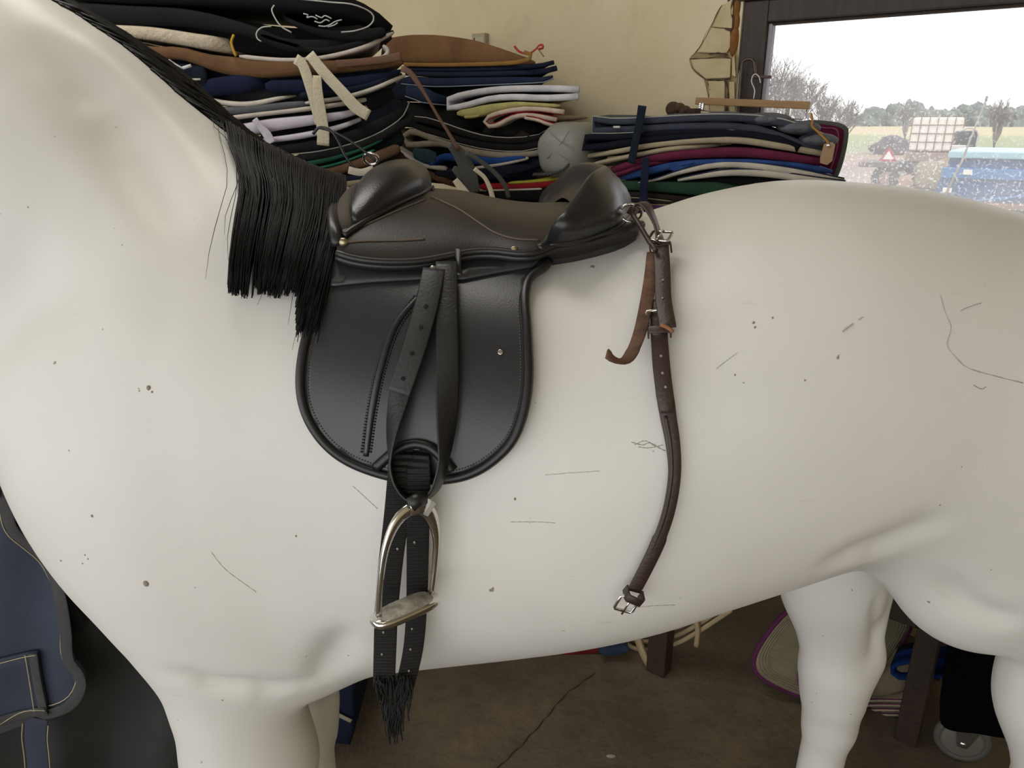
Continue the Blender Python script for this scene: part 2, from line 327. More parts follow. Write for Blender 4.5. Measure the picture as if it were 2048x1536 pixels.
def surface_nets(Fv, org, h):
    nx, ny, nz = Fv.shape; ins = Fv < 0
    cs = np.zeros((nx - 1, ny - 1, nz - 1, 3), np.float32); cn = np.zeros((nx - 1, ny - 1, nz - 1), np.int16); quads = []
    def cut(ax):
        a = [slice(None)] * 3; b = [slice(None)] * 3; a[ax] = slice(0, -1); b[ax] = slice(1, None)
        return tuple(a), tuple(b)
    E = []
    for ax in range(3):
        a, b = cut(ax); I = np.argwhere(ins[a] != ins[b]); i0 = tuple(I.T); i1 = I.copy(); i1[:, ax] += 1; f0 = Fv[i0]; f1 = Fv[tuple(i1.T)]
        p = I.astype(np.float32); p[:, ax] += f0 / (f0 - f1); E.append((I, p, ins[i0]))
        o1, o2 = [(1, 2), (2, 0), (0, 1)][ax]
        for d1 in (0, 1):
            for d2 in (0, 1):
                J = I.copy(); J[:, o1] -= d1; J[:, o2] -= d2
                ok = ((J >= 0) & (J < np.array([nx - 1, ny - 1, nz - 1]))).all(1)
                np.add.at(cs, tuple(J[ok].T), p[ok]); np.add.at(cn, tuple(J[ok].T), 1)
    idx = -np.ones(cn.shape, np.int64); W = np.argwhere(cn > 0); idx[tuple(W.T)] = np.arange(len(W))
    V = cs[tuple(W.T)] / cn[tuple(W.T)][:, None] * h + np.array(org)
    for ax in range(3):
        I, p, inside = E[ax]; o1, o2 = [(1, 2), (2, 0), (0, 1)][ax]; q = []
        ok = (I[:, o1] > 0) & (I[:, o2] > 0) & (I[:, o1] < Fv.shape[o1] - 1) & (I[:, o2] < Fv.shape[o2] - 1); I = I[ok]; ins_ = inside[ok]
        for d1, d2 in ((0, 0), (1, 0), (1, 1), (0, 1)):
            J = I.copy(); J[:, o1] -= d1; J[:, o2] -= d2; q.append(idx[tuple(J.T)])
        q = np.array(q).T; q[~ins_] = q[~ins_][:, ::-1]; quads.append(q)
    return V, np.concatenate(quads)
HV, HF = surface_nets(FLD, (X0, Y0, Z0), H)
def smooth_v(V, Fq, it, lam=.5):
    e = np.concatenate([Fq[:, [0, 1]], Fq[:, [1, 2]], Fq[:, [2, 3]], Fq[:, [3, 0]]]); e = np.concatenate([e, e[:, ::-1]])
    cnt = np.bincount(e[:, 0], minlength=len(V))[:, None]
    for k in range(it):
        for l in (lam, -lam * 1.03):
            s = np.stack([np.bincount(e[:, 0], weights=V[e[:, 1], j], minlength=len(V)) for j in range(3)], 1) / cnt; V = V + l * (s - V)
    return V
HV = smooth_v(HV, HF, 12)
horse = empty('horse_statue', 'life-size glossy white fibreglass horse statue wearing a small black saddle', 'horse statue')
body = mesh('body', HV, HF, m_horse(), horse)
HB = BVHTree.FromPolygons([Vector(p) for p in HV], [tuple(int(i) for i in q) for q in HF])
def hit(px, py, off=0.0):        # the point on a sight line that lies `off` above the hide, with the hide's normal there
    d = ray(px, py).normalized(); loc, nrm, i, dist = HB.ray_cast(CAM, d)
    if loc is None:
        best = min((HB.find_nearest(CAM + d * (t * .02))[3], t * .02) for t in range(30, 80)); dist = best[1]
        if best[0] > off: p = CAM + d * dist; l, n, *_ = HB.find_nearest(p); return p, (p - l).normalized()
    if off <= 0:
        if nrm.dot(d) > 0: nrm = -nrm
        return loc, nrm
    lo, hi = dist - off * 6 - .05, dist
    for k in range(11):
        m = (lo + hi) / 2
        if HB.find_nearest(CAM + d * m)[3] > off: lo = m
        else: hi = m
    p = CAM + d * lo; l, n, *_ = HB.find_nearest(p)
    return p, (p - l).normalized()
# ------------------------------------------------------------------ the saddle
m_lea = mat('black_leather', '2c2c30', .35, var=.3, vscale=6, bump=.06, bscale=500, spec=.6)
m_seat = mat('worn_brown_black_leather', '30271f', .44, col2='211d1b', vscale=11, bump=.08, bscale=380)
m_dome = mat('smooth_black_leather', '222123', .32, var=.15, vscale=9, bump=.1, bscale=420)
m_edge = mat('black_leather_piping', '1d1c1d', .38)
m_lin = mat('brown_suede_lining', '44392d', .8, var=.3, vscale=14)
m_brass = mat('dull_brass', 'a39a7c', .35, 1.0)
m_chrome = mat('chrome', 'd8d6d2', .12, 1.0)
m_webb, _nt, _b, _o = newmat('black_ribbed_webbing', .7)
_b.inputs['Base Color'].default_value = (*lin('1c1b1a'), 1)
_w = _nt.nodes.new('ShaderNodeTexWave'); _w.bands_direction = 'Z'; _w.inputs['Scale'].default_value = 62; _nt.links.new(_o, _w.inputs['Vector'])
_bp = _nt.nodes.new('ShaderNodeBump'); _bp.inputs['Strength'].default_value = .9; _bp.inputs['Distance'].default_value = .004; _nt.links.new(_w.outputs['Fac'], _bp.inputs['Height']); _nt.links.new(_bp.outputs[0], _b.inputs['Normal'])
saddle = empty('saddle', 'small black leather riding saddle with raised pommel and cantle on the white horse', 'saddle')
def cpt(px, py): return on_y(px, py, HY)
from mathutils.geometry import delaunay_2d_cdt
def dense(P, step, closed=True):
    out = []
    n = len(P)
    for i in range(n if closed else n - 1):
        a, b = P[i], P[(i + 1) % n]; k = max(1, int(math.dist(a, b) / step))
        for j in range(k): out.append((a[0] + (b[0] - a[0]) * j / k, a[1] + (b[1] - a[1]) * j / k))
    if not closed: out.append(P[-1])
    return out
def smooth_loop(P, step):        # closed Catmull-Rom loop in the picture plane
    P = P + [P[0]]; q = catmull([P[-2]] + P + [P[1]], 600); q = [(v[0], v[1]) for v in q]
    # keep only the part between the true first point and its repeat
    i0 = min(range(300), key=lambda i: math.dist(q[i], P[0])); i1 = max(range(300, 600), key=lambda i: -math.dist(q[i], P[0])); q = q[i0:i1]
    L = sum(math.dist(q[i], q[i + 1]) for i in range(len(q) - 1)); n = max(12, int(L / step)); r = catmull([(a, b, 0) for a, b in q], n + 1)[:-1]
    return [(v[0], v[1]) for v in r]
def inside(p, poly):
    x, y = p; c = False; j = len(poly) - 1
    for i in range(len(poly)):
        xi, yi = poly[i]; xj, yj = poly[j]
        if (yi > y) != (yj > y) and x < (xj - xi) * (y - yi) / (yj - yi + 1e-12) + xi: c = not c
        j = i
    return c
def sheet_vf(outline, off, thick, step=16, hitf=None):
    """a thin solid sheet laid on the horse: outline seen along sight lines, lifted off the hide by off(px, py)"""
    hf = hitf or hit; o = off if callable(off) else (lambda x, y: off)
    xs = [p[0] for p in outline]; ys = [p[1] for p in outline]; pts = list(outline); n = len(outline)
    y = min(ys) + step / 2
    while y < max(ys):
        x = min(xs) + step / 2
        while x < max(xs):
            if inside((x, y), outline) and min(math.dist((x, y), q) for q in outline) > step * .55: pts.append((x, y))
            x += step
        y += step
    vs, ed, fs, ov, *_ = delaunay_2d_cdt([Vector(p) for p in pts], [(i, (i + 1) % n) for i in range(n)], [list(range(n))], 1, 1e-4)
    T = []; B = []; last = None
    for p in vs:
        h = o(p.x, p.y); a, nr = hf(p.x, p.y, h)
        if a is None: a, nr = last
        last = (a, nr); T.append(a); B.append(a - nr * thick)
    m = len(vs); F_ = [tuple(f) for f in fs] + [tuple(i + m for i in f)[::-1] for f in fs]
    cnt = {}
    for f in fs:
        for i in range(len(f)):
            e = (f[i], f[(i + 1) % len(f)]); cnt[frozenset(e)] = cnt.get(frozenset(e), []) + [e]
    for k, l in cnt.items():
        if len(l) == 1: a, b = l[0]; F_.append((b, a, a + m, b + m))
    return T + B, F_
def mir(vf): return [Vector((p[0], 2 * HY - p[1], p[2])) for p in vf[0]], [tuple(q)[::-1] for q in vf[1]]
def on_hide(P, off, n=None, hitf=None):
    hf = hitf or hit; q = catmull([(a[0], a[1], 0) for a in P], n or max(6, len(P) * 5)); out = []; nn = []
    for v in q:
        a, nr = hf(v[0], v[1], off)
        if a is None: continue
        out.append(a); nn.append(nr)
    return out, nn
flap_px = smooth_loop([(672, 500), (664, 530), (642, 590), (616, 660), (602, 730), (602, 790), (618, 842), (652, 890), (700, 925), (768, 950), (830, 959), (890, 959), (940, 948), (985, 922), (1025, 880), (1048, 820), (1057, 750), (1054, 660), (1050, 595), (1060, 555), (1095, 528), (1090, 500), (980, 480), (800, 470)], 14)
fv = sheet_vf(flap_px, .016, .006)
flap = MB().add(*fv).build('flap', m_lea, saddle)
far_flap = MB().add(*mir(fv)).build('flap', m_lea, saddle)
rim = [p for p in flap_px if p[1] > 515]
k0 = max(range(len(rim)), key=lambda i: math.dist(rim[i], rim[i - 1])); rim = rim[k0:] + rim[:k0]
rp, rn = on_hide(rim, .016, 110)
tv = tube_vf(rp, .0058, 8); MB().add(*tv).build('flap_piping', m_edge, flap); MB().add(*mir(tv)).build('flap_piping', m_edge, far_flap)
def inset(P, d):
    c = (850, 740); return [(p[0] + (c[0] - p[0]) * d / math.dist(p, c), p[1] + (c[1] - p[1]) * d / math.dist(p, c)) for p in P]
def stitches(P, off, name, parent, m, hitf=None, gap=7.0, r=.0009):
    L = sum(math.dist(P[i], P[i + 1]) for i in range(len(P) - 1)); n = int(L / gap); q, nn = on_hide(P, off, n * 2, hitf); mb = MB()
    for i in range(0, len(q) - 1, 2): mb.add(*tube_vf([q[i], q[i + 1]], r, 4))
    o = mb.build(name, m, parent); o['kind'] = 'stuff'; return o
m_thr = mat('dark_thread', '4a4744', .8)
stitches([p for p in inset(rim, 15)], .0165, 'edge_stitching', flap, m_thr, gap=6)
gr, _ = on_hide(inset(rim, 10), .0135, 100)
MB().add(*tube_vf(gr, .0032, 6)).build('edge_groove', mat('groove_black', '0f0f10', .6), flap)
for dx in (-9, 9):
    stitches([(838 + dx, 592), (790 + dx, 655), (762 + dx, 735), (744 + dx, 820), (732 + dx, 905)], .0165, 'knee_roll_stitching', flap, m_edge, gap=6, r=.0016)
kr, _ = on_hide([(842, 588), (790, 652), (762, 735), (744, 820), (732, 912)], .0155, 40)
MB().add(*tube_vf(kr, [.0035 + .0012 * math.sin(i / 39 * 3.14) for i in range(len(kr))], 8)).build('knee_roll', m_lea, flap)
up = dense([(674, 498), (662, 540), (657, 572), (740, 563), (835, 557), (925, 557), (1000, 542), (1066, 531), (1092, 505), (980, 485), (820, 475)], 14)
MB().add(*sheet_vf(up, .0205, .005)).build('upper_flap', m_lea, saddle)
ar, _ = on_hide([(752, 935), (778, 912), (802, 895), (832, 888), (862, 896), (888, 920), (905, 942)], .0185, 30)
MB().add(*tube_vf(ar, .0062, 8)).build('girth_slot_roll', m_edge, flap)
a_, n_ = hit(1001, 705, .017); MB().add(*cyl_vf(a_, n_, .0033, .002)).build('flap_stud', m_chrome, flap)
# seat: loft from the centre line down to the skirt edge, mirrored
def bez(p, t): return p[0] * (1 - t)**3 + p[1] * (3 * t * (1 - t)**2) + p[2] * (3 * t * t * (1 - t)) + p[3] * t**3
Cc = catmull([cpt(*q) for q in ((712, 372), (760, 372), (850, 380), (920, 386), (1000, 405), (1070, 413), (1140, 412), (1200, 415), (1262, 430))], 40)
def lifted(P, off): return [hit(*p, off)[0] for p in P]
Epx = [(673, 506), (705, 516), (745, 522), (795, 524), (845, 521), (895, 512), (945, 503), (990, 502), (1035, 507), (1070, 505), (1100, 492), (1150, 484), (1200, 470), (1245, 455)]
Ec = catmull(lifted(Epx, .034) + [on_y(1280, 440, .99)], 40)
rows = []; NS = 22
for i in range(40):
    c, e = Cc[i], Ec[i]; p = (c, c + Vector((0, -.55 * (c.y - e.y), .004)), e + Vector((0, .10 * (c.y - e.y), .52 * (c.z - e.z))), e)
    near = [bez(p, k / (NS - 1)) for k in range(NS)]
    rows.append([Vector((v.x, 2 * HY - v.y, v.z)) for v in near[::-1]][:-1] + near)
def loft_vf(rows, thick=None, cap=True):
    m = len(rows[0]); v = [p for r in rows for p in r]; f = []
    for i in range(len(rows) - 1):
        for k in range(m - 1): f.append((i * m + k, i * m + k + 1, (i + 1) * m + k + 1, (i + 1) * m + k))
    return v, f
def solid(vf, th):               # closes an open loft into a sheet `th` thick, inwards (towards the trunk axis)
    v, f = vf; ax = Vector((0, HY, 1.18)); n = len(v); w = []
    for p in v: d = Vector((0, p.y - ax.y, p.z - ax.z)).normalized(); w.append(p - d * th)
    cnt = {}
    for q in f:
        for i in range(4):
            e = (q[i], q[(i + 1) % 4]); cnt.setdefault(frozenset(e), []).append(e)
    g = list(f) + [tuple(i + n for i in q)[::-1] for q in f] + [(l[0][1], l[0][0], l[0][0] + n, l[0][1] + n) for l in cnt.values() if len(l) == 1]
    return list(v) + w, g
sv = loft_vf(rows); seat = MB().add(*solid(sv, .022)).build('seat', m_seat, saddle)
SB = BVHTree.FromPolygons(sv[0], sv[1])
def bvh_hit(tree):
    def f(px, py, off=0.0):
        for k in range(20):      # past the edge: step back towards the middle of the seat
            d = ray(px + (960 - px) * k * .008, py + (445 - py) * k * .03).normalized(); a, nr, i, ds = tree.ray_cast(CAM, d)
            if a is not None: break
        if a is None: return None, None
        if nr.dot(d) > 0: nr = -nr
        return a + nr * off, nr
    return f
shit = bvh_hit(SB)
for vf in (tube_vf(Ec[:27], .0048, 8), mir(tube_vf(Ec[:27], .0048, 8))): MB().add(*vf).build('skirt_roll', m_edge, seat)
e2 = catmull(lifted([(x, y + 9) for x, y in Epx[:11]] + [(1150, 492), (1205, 478), (1250, 462)], .026) + [on_y(1284, 449, .99)], 50)
for vf in (tube_vf(e2, .0055, 8), mir(tube_vf(e2, .0055, 8))): MB().add(*vf).build('panel_roll', m_edge, saddle)
# flocked panel between the seat and the horse's back
prow = []
for i in range(2, 40):
    c, e = Cc[i] - Vector((0, 0, .02)), (e2[min(49, int(i * 1.25))] + Vector((0, .004, 0)))
    p = (c, c + Vector((0, -.5 * (c.y - e.y), 0)), e + Vector((0, .06 * (c.y - e.y), .45 * (c.z - e.z))), e); near = [bez(p, k / 9) for k in range(10)]
    prow.append([Vector((v.x, 2 * HY - v.y, v.z)) for v in near[::-1]][:-1] + near)
MB().add(*solid(loft_vf(prow), .05)).build('panel', mat('black_panel_leather', '242325', .5), saddle)
# seams of the seat
for nm, P, r, o in (('pommel_welt', [(688, 474), (704, 462), (735, 443), (790, 413), (835, 392), (858, 380)], .0042, .002), ):
    q, _ = on_hide(P, o, 30, shit); q.append(cpt(866, 376)); MB().add(*tube_vf(q, r, 8)).build(nm, m_edge, seat)
m_seam = mat('tan_seam', '5a4c3e', .6)
for P in ([(862, 394), (915, 418), (955, 444), (990, 466), (1030, 478), (1080, 481)], [(685, 486), (730, 482), (800, 481), (850, 478)], [(700, 462), (745, 444), (800, 420), (850, 400)]):
    q, _ = on_hide(P, .0006, 30, shit); MB().add(*tube_vf(q, .0013, 5)).build('seam', m_seam, seat)
for (x, y, r) in ((687, 485, .0062), (1029, 500, .0052)):
    a_, n_ = shit(x, y, 0); MB().add(*ball_vf(a_, (r, r * .8, r), 8)).build('rivet', m_brass, seat)
# pommel block
def dome_rows(Cpx, Epx_, n, bul, upz, w1):
    C_ = catmull([cpt(*q) for q in Cpx], n); E_ = catmull([shit(*q)[0] if shit(*q)[0] is not None else cpt(*q) for q in Epx_], n); R_ = []
    for i in range(n):
        c, e = C_[i], E_[i]; dy = c.y - e.y
        p = (c, c + Vector((0, -w1 * dy, 0)), e + Vector((0, -bul, upz * (c.z - e.z))), e); near = [bez(p, k / 15) for k in range(16)]
        R_.append([Vector((v.x, 2 * HY - v.y, v.z)) for v in near[::-1]][:-1] + near)
    return R_
pr = dome_rows([(722, 384), (728, 358), (746, 337), (774, 323), (803, 319), (830, 325), (849, 343), (858, 366), (861, 380)],
               [(711, 456), (714, 454), (724, 449), (745, 439), (772, 425), (800, 411), (825, 399), (845, 390), (856, 383)], 26, .016, .80, .80)
pv, pf = loft_vf(pr); m_ = len(pr[0]); pf = pf + [tuple(range(m_))[::-1]]
MB().add(pv, pf).build('pommel', m_dome, saddle)
# leather-lined front of the head
fr = []
for i, (cx, cy, ex, ey) in enumerate(((727, 366, 716, 470), (712, 366, 700, 474), (698, 378, 686, 478), (690, 395, 676, 492))):
    c = cpt(cx, cy); e = hit(ex, ey, .03)[0]; p = (c, c + Vector((0, -.62 * (c.y - e.y), 0)), e + Vector((0, -.005, .6 * (c.z - e.z))), e); near = [bez(p, k / 13) for k in range(14)]
    fr.append([Vector((v.x, 2 * HY - v.y, v.z)) for v in near[::-1]][:-1] + near)
MB().add(*solid(loft_vf(fr), .02)).build('head_front', m_lin, saddle)
MB().add(*tube_vf(fr[-1], .0085, 8)).build('head_roll', m_edge, saddle)
MB().add(*tube_vf(fr[0], .004, 6)).build('head_seam', m_edge, saddle)
# cantle
rimp = catmull([shit(1090, 487)[0]] + [on_y(*q) for q in ((1118, 447, .90), (1150, 402, .935), (1182, 358, .98), (1200, 342, 1.03))] + [cpt(1211, 337)], 24)
outb = catmull([shit(1094, 490)[0]] + [shit(*q)[0] for q in ((1140, 486), (1190, 473), (1232, 456))] + [on_y(1252, 440, 1.00), cpt(1262, 428)], 24)
inb = catmull([shit(1086, 480)[0]] + [shit(*q)[0] for q in ((1100, 462), (1112, 446), (1122, 432))] + [on_y(1140, 416, 1.03), cpt(1150, 412)], 24)
cr = []
for r_, o_, i_ in zip(rimp, outb, inb):
    w_ = min(1, (r_ - o_).length / .05); side = (o_ - i_).normalized() if (o_ - i_).length > 1e-5 else Vector((1, 0, 0)); a = r_ + side * .006 * w_; b = r_ - side * .006 * w_
    out = Vector((.5, -.8, 0)).normalized() if r_.y < HY - .02 else Vector((1, 0, 0))
    pro = [i_] + [i_.lerp(b, t) + Vector((.010 * math.sin(t * 3.14) * w_, .004, 0)) for t in (.25, .5, .75)] + [b, r_ + Z * .004 * w_, a] + [a.lerp(o_, t) + out * (.012 * math.sin(t * 3.14) * w_) for t in (.2, .4, .6, .8)] + [o_]
    cr.append(pro)
cr = cr + [[Vector((v.x, 2 * HY - v.y, v.z)) for v in r] for r in cr[-2::-1]]
MB().add(*loft_vf(cr)).build('cantle', m_dome, saddle)
cw = [shit(1108, 470)[0], on_y(1094, 489, .855)]
q, _ = on_hide([(1122, 455), (1106, 474), (1092, 490), (1076, 501)], .004, 14, shit); MB().add(*tube_vf(q, .005, 8)).build('cantle_welt', m_edge, seat)
q = [o + (CAM - o).normalized() * .004 for o in outb]; MB().add(*tube_vf(q, .0026, 6)).build('cantle_seam', m_edge, saddle)
# stirrup bar behind the leathers
a_, n_ = hit(866, 537, .032); MB().add(*ball_vf(a_, .0045, 8)).build('stirrup_bar_stud', m_chrome, saddle)
a_, n_ = hit(918, 535, .024); MB().add(*box_vf(a_, U, n_, Z, -.006, .004, -.004, .006, -.03, .018)).build('bar_keeper', m_edge, saddle)

# ------------------------------------------------------------------ near stirrup leather and iron
lea = empty('stirrup_leather', 'black stirrup leather looped over the saddle flap, its punched end hanging in front', 'stirrup leather')
m_strap = mat('black_strap_leather', '1d1d1d', .42, var=.2, vscale=20, bump=.15, bscale=300)
def hide_path(P, offs, n, hitf=None):
    q = catmull([(a[0], a[1], o * 1e4) for a, o in zip(P, offs)], n); out = []; nn = []
    for v in q:
        a, nr = (hitf or hit)(v[0], v[1], v[2] * 1e-4); out.append(a); nn.append(nr)
    return out, nn
LP = [(893, 524), (893, 600), (894, 700), (894, 790), (892, 870), (885, 935), (868, 982), (836, 1004), (802, 984), (783, 940), (782, 880), (797, 800), (825, 700), (850, 612), (868, 545)]
q, nn = hide_path(LP, [.036, .030, .030, .032, .036, .04, .042, .043, .042, .04, .036, .030, .028, .028, .032], 90)
sn = []
for i, (p, n) in enumerate(zip(q, nn)):
    t = i / 89; tw = max(0, 1 - abs(t - .5) / .30); tw = min(1, tw * 1.5) * .86
    a = q[max(i - 1, 0)]; b = q[min(i + 1, 89)]; tg = (b - a).normalized(); rad = tg.cross(n).normalized()
    sn.append((n * math.cos(tw * 1.57) + rad * math.sin(tw * 1.57) * -1).normalized())
MB().add(*strip_vf(q, sn, .026, .0032)).build('loop', m_strap, lea)
q, nn = hide_path([(868, 538), (853, 610), (827, 700), (797, 787)], [.036, .034, .034, .033], 30)
MB().add(*strip_vf(q, nn, .0265, .0032)).build('strap_end', mat('worn_black_strap', '2b2b2b', .48, var=.2, vscale=30, bump=.15, bscale=300), lea)
m_hole = mat('punched_hole', '070707', .9)
for (x, y) in ((852, 613), (842, 655), (824, 707), (806, 757)):
    a_, n_ = hit(x, y, .0355); MB().add(*cyl_vf(a_, n_, .0026, .0009, 10)).build('hole', m_hole, lea)
iron = empty('stirrup_iron', 'chrome stirrup iron with a grey rubber tread hanging from the black leather', 'stirrup')
zt = 1.125
bl = on_y(757, 1236, .70); bl = CAM + ray(757, 1236) * ((zt - 1.65) / ray(757, 1236).z); br = CAM + ray(863, 1190) * ((zt - 1.65) / ray(863, 1190).z)
mid = (bl + br) / 2; dirx = (br - bl); wdt = dirx.length; dirx.normalize(); prp = Vector((-dirx.y, dirx.x, 0))
topc = on_y(838, 1012, mid.y + .012)
def ipt(px, py, f):              # on the plane of the iron
    nrm = dirx.cross((topc - mid).normalized()).normalized(); d = ray(px, py); return CAM + d * ((mid - CAM).dot(nrm) / d.dot(nrm))
LEFT = [(757, 1232), (759, 1180), (768, 1110), (784, 1060), (806, 1028), (834, 1012)]; RIGHT = [(863, 1186), (870, 1130), (873, 1080), (868, 1048), (857, 1024), (838, 1012)]
pl = catmull([ipt(x, y, 0) for x, y in LEFT], 26); prr = catmull([ipt(x, y, 0) for x, y in RIGHT], 26)
arch = pl + prr[::-1][1:]
nrm = dirx.cross((topc - mid).normalized()).normalized()
wds = [.0085 + .0075 * math.exp(-((i - 25) / 7)**2) for i in range(len(arch))]
MB().add(*strip_vf(arch, [nrm] * len(arch), [.0062 + .0105 * math.exp(-((i - 26) / 8.5)**2) for i in range(len(arch))], .0052)).build('arch', m_chrome, iron)
eye = ipt(842, 1008, 0); MB().add(*strip_vf([ipt(818, 1016, 0), ipt(842, 1008, 0), ipt(860, 1018, 0)], [nrm] * 3, [.018, .022, .018], .008)).build('eye', m_chrome, iron)
MB().add(*tube_vf([ipt(820, 1012, 0) + (CAM - mid).normalized() * .004, ipt(832, 1003, 0) + (CAM - mid).normalized() * .006, ipt(846, 998, 0) + (CAM - mid).normalized() * .004], .0082, 10)).build('leather_bight', m_strap, lea)
def oval(c, hx, hy, z0, z1, n=28, rnd=.6):
    v = []
    for z, k in ((z0, .93), (z0 + .002, 1), (z1 - .0015, 1), (z1, .95)):
        for i in range(n):
            a = 2 * math.pi * i / n; ca, sa = math.cos(a), math.sin(a); x = math.copysign(abs(ca)**rnd, ca) * hx * k; y = math.copysign(abs(sa)**rnd, sa) * hy * k
            v.append(Vector((c.x, c.y, 0)) + dirx * x + prp * y + Z * z)
    f = [tuple(range(n))[::-1], tuple(3 * n + i for i in range(n))]
    for r in range(3):
        for i in range(n): f.append((r * n + i, r * n + (i + 1) % n, r * n + n + (i + 1) % n, r * n + n + i))
    return v, f
MB().add(*oval(mid, wdt / 2 + .008, .0165, zt - .009, zt)).build('tread_plate', m_chrome, iron)
MB().add(*oval(mid, wdt / 2 - .001, .0135, zt - .001, zt + .0025)).build('tread_pad', mat('grey_worn_rubber', 'c6beb0', .7, col2='77726a', vscale=60, bump=.5, bscale=200), iron)

# ------------------------------------------------------------------ girth straps
web = empty('girth_webbing', 'pair of black ribbed webbing girth straps hanging from under the saddle flap, ends frayed', 'girth strap')
def hang(P, Yl):                 # px points with a depth of their own
    return [on_y(x, y, d) for (x, y), d in zip(P, Yl)]
h0 = hit(818, 900, .018)[0].y; h1 = hit(818, 1000, .02)[0].y - .012
wl_ = catmull(hang([(803, 902), (800, 960), (792, 1040), (781, 1130), (773, 1220), (770, 1300), (768, 1365)], [h0, h1, h1, h1, h1, h1, h1 + .005]), 50)
wr_ = catmull(hang([(836, 902), (837, 960), (836, 1050), (835, 1140), (833, 1220), (826, 1300), (810, 1370), (800, 1400)], [h0, h1 - .003, h1, h1 + .004, h1 + .006, h1 + .008, h1 + .01, h1 + .01]), 50)
for nm, P, w0, w1 in (('webbing_strap', wl_, .029, .0275), ('webbing_strap', wr_, .027, .024)):
    tn = [Vector((0, -1, .12)) + Vector((.25 * (i / 50) * (1 if P is wr_ else 0), 0, 0)) for i in range(50)]
    MB().add(*strip_vf(P, tn, [w0 + (w1 - w0) * i / 49 for i in range(50)], .003)).build(nm, m_webb, web)
m_hole2 = mat('dull_eyelet', '8f8d88', .4, .6)
for (x, y) in ((767, 1265), (764, 1309), (824, 1258), (821, 1299), (818, 1342), (795, 1098), (829, 1085)):
    a_ = on_y(x, y, h1 - .002 + (.007 if x > 800 and y > 1150 else 0)); MB().add(*ball_vf(a_, (.0015, .001, .0022), 6)).build('eyelet', m_hole2, web)
fr_ = MB()
for k in range(150):
    b = random.random(); x0 = 752 + 36 * b if k % 2 else 792 + 30 * b; y0 = 1350 + random.random() * 25; ln = random.uniform(40, 105) * (1.15 if abs(x0 - 790) < 18 else .8)
    if k < 8: ln *= 1.25; x0 = random.uniform(778, 795)
    x1 = x0 + (787 - x0) * .35 + random.uniform(-9, 9); P = [(x0, y0), (x0 + random.uniform(-5, 5), y0 + ln * .35), (x1 + random.uniform(-6, 6), y0 + ln * .7), (x1, y0 + ln)]
    fr_.add(*tube_vf(catmull([on_y(x, y, h1 + random.uniform(-.004, .008)) for x, y in P], 8), random.uniform(.0006, .0014), 3))
o = fr_.build('frayed_threads', mat('frayed_black_thread', '1d1c1b', .9), web); o['kind'] = 'stuff'

# ------------------------------------------------------------------ brown crupper strap hanging at the back of the saddle
cru = empty('crupper_strap', 'dark brown leather strap with chrome buckles hanging from the back of the saddle', 'strap')
m_brn = mat('dark_brown_leather', '3b2a24', .45, var=.3, vscale=25, bump=.2, bscale=250)
m_sue = mat('tan_flesh_side_leather', '6b4a34', .8, col2='3e2c22', vscale=50, bump=.4, bscale=200)
ringc = on_y(1262, 426, .985)
rg = [ringc + Vector((math.cos(a) * .014, math.sin(a) * .004, math.sin(a) * .011)) for a in [2 * math.pi * i / 20 for i in range(20)]]
MB().add(*tube_vf(rg, .0022, 6, closed=True)).build('saddle_ring', m_chrome, saddle)
lo = [on_y(*q) for q in ((1262, 430, .98), (1272, 412, .98), (1288, 408, .97), (1303, 430, .955), (1316, 462, .935), (1323, 490, .915))]
ln_ = [Vector(v) for v in ((-.4, -.3, .8), (-.2, -.2, 1), (.5, -.1, .9), (.85, -.3, .5), (.8, -.5, .4), (.5, -.8, .2))]
def resn(L_, n): return [v.normalized() for v in catmull(L_, n)]
MB().add(*strip_vf(catmull(lo, 24), resn(ln_, 24), .019, .003)).build('loop', m_brn, cru)
lo2 = [on_y(*q) for q in ((1266, 430, .975), (1282, 455, .95), (1298, 482, .92), (1312, 500, .90))]
MB().add(*tube_vf(catmull(lo2, 16), .0035, 6)).build('inner_loop', m_brn, cru)
def buckle(name, px, py, hw, hh, ang, off, parent, hitf=None, tongue=True, depth=None):
    a, n = (hitf or hit)(px, py, off); r = Vector((1, 0, 0)); r = (r - n * r.dot(n)).normalized(); u = n.cross(r); ca, sa = math.cos(ang), math.sin(ang); r, u = r * ca + u * sa, u * ca - r * sa
    loop = [a + r * x * hw + u * y * hh for x, y in ((-1, -.8), (-.85, -1), (.85, -1), (1, -.8), (1, .8), (.85, 1), (-.85, 1), (-1, .8))]
    b = MB().add(*tube_vf(loop, .0019, 6, closed=True)).build(name, m_chrome, parent)
    if tongue: MB().add(*tube_vf([a + u * hh + n * .002, a + n * .003, a - u * hh * 1.25 + n * .003], .0013, 5)).build('tongue', m_chrome, b)
    return b
buckle('buckle', 1321, 472, .0125, .010, -.5, .03, cru)
def band(name, P, offs, n, wd, th, m, parent, twist=0):
    q, nn = hide_path(P, offs, n)
    if twist: nn = [(v + Vector((twist * i / n, 0, 0))).normalized() for i, v in enumerate(nn)]
    return MB().add(*strip_vf(q, nn, wd, th)).build(name, m, parent)
band('front_strap', [(1322, 488), (1325, 545), (1327, 600), (1336, 655)], [.024, .018, .017, .024], 24, .0185, .0035, m_brn, cru)
band('strap_cut_edge', [(1321, 650), (1334, 655), (1346, 664)], [.026, .0262, .026], 6, .0045, .003, mat('cut_tan_leather', '8a5a3c', .7), cru)
bq = [hit(1306, 505, .018), hit(1300, 560, .014), hit(1290, 620, .016), hit(1278, 670, .022), hit(1262, 708, .030), hit(1248, 722, .04), hit(1228, 718, .05), hit(1214, 707, .056)]
bn = [n for _, n in bq]; bn[-3] = Vector((-.5, -.5, .8)); bn[-2] = Vector((-.4, -.35, .9)); bn[-1] = Vector((-.3, -.3, 1))
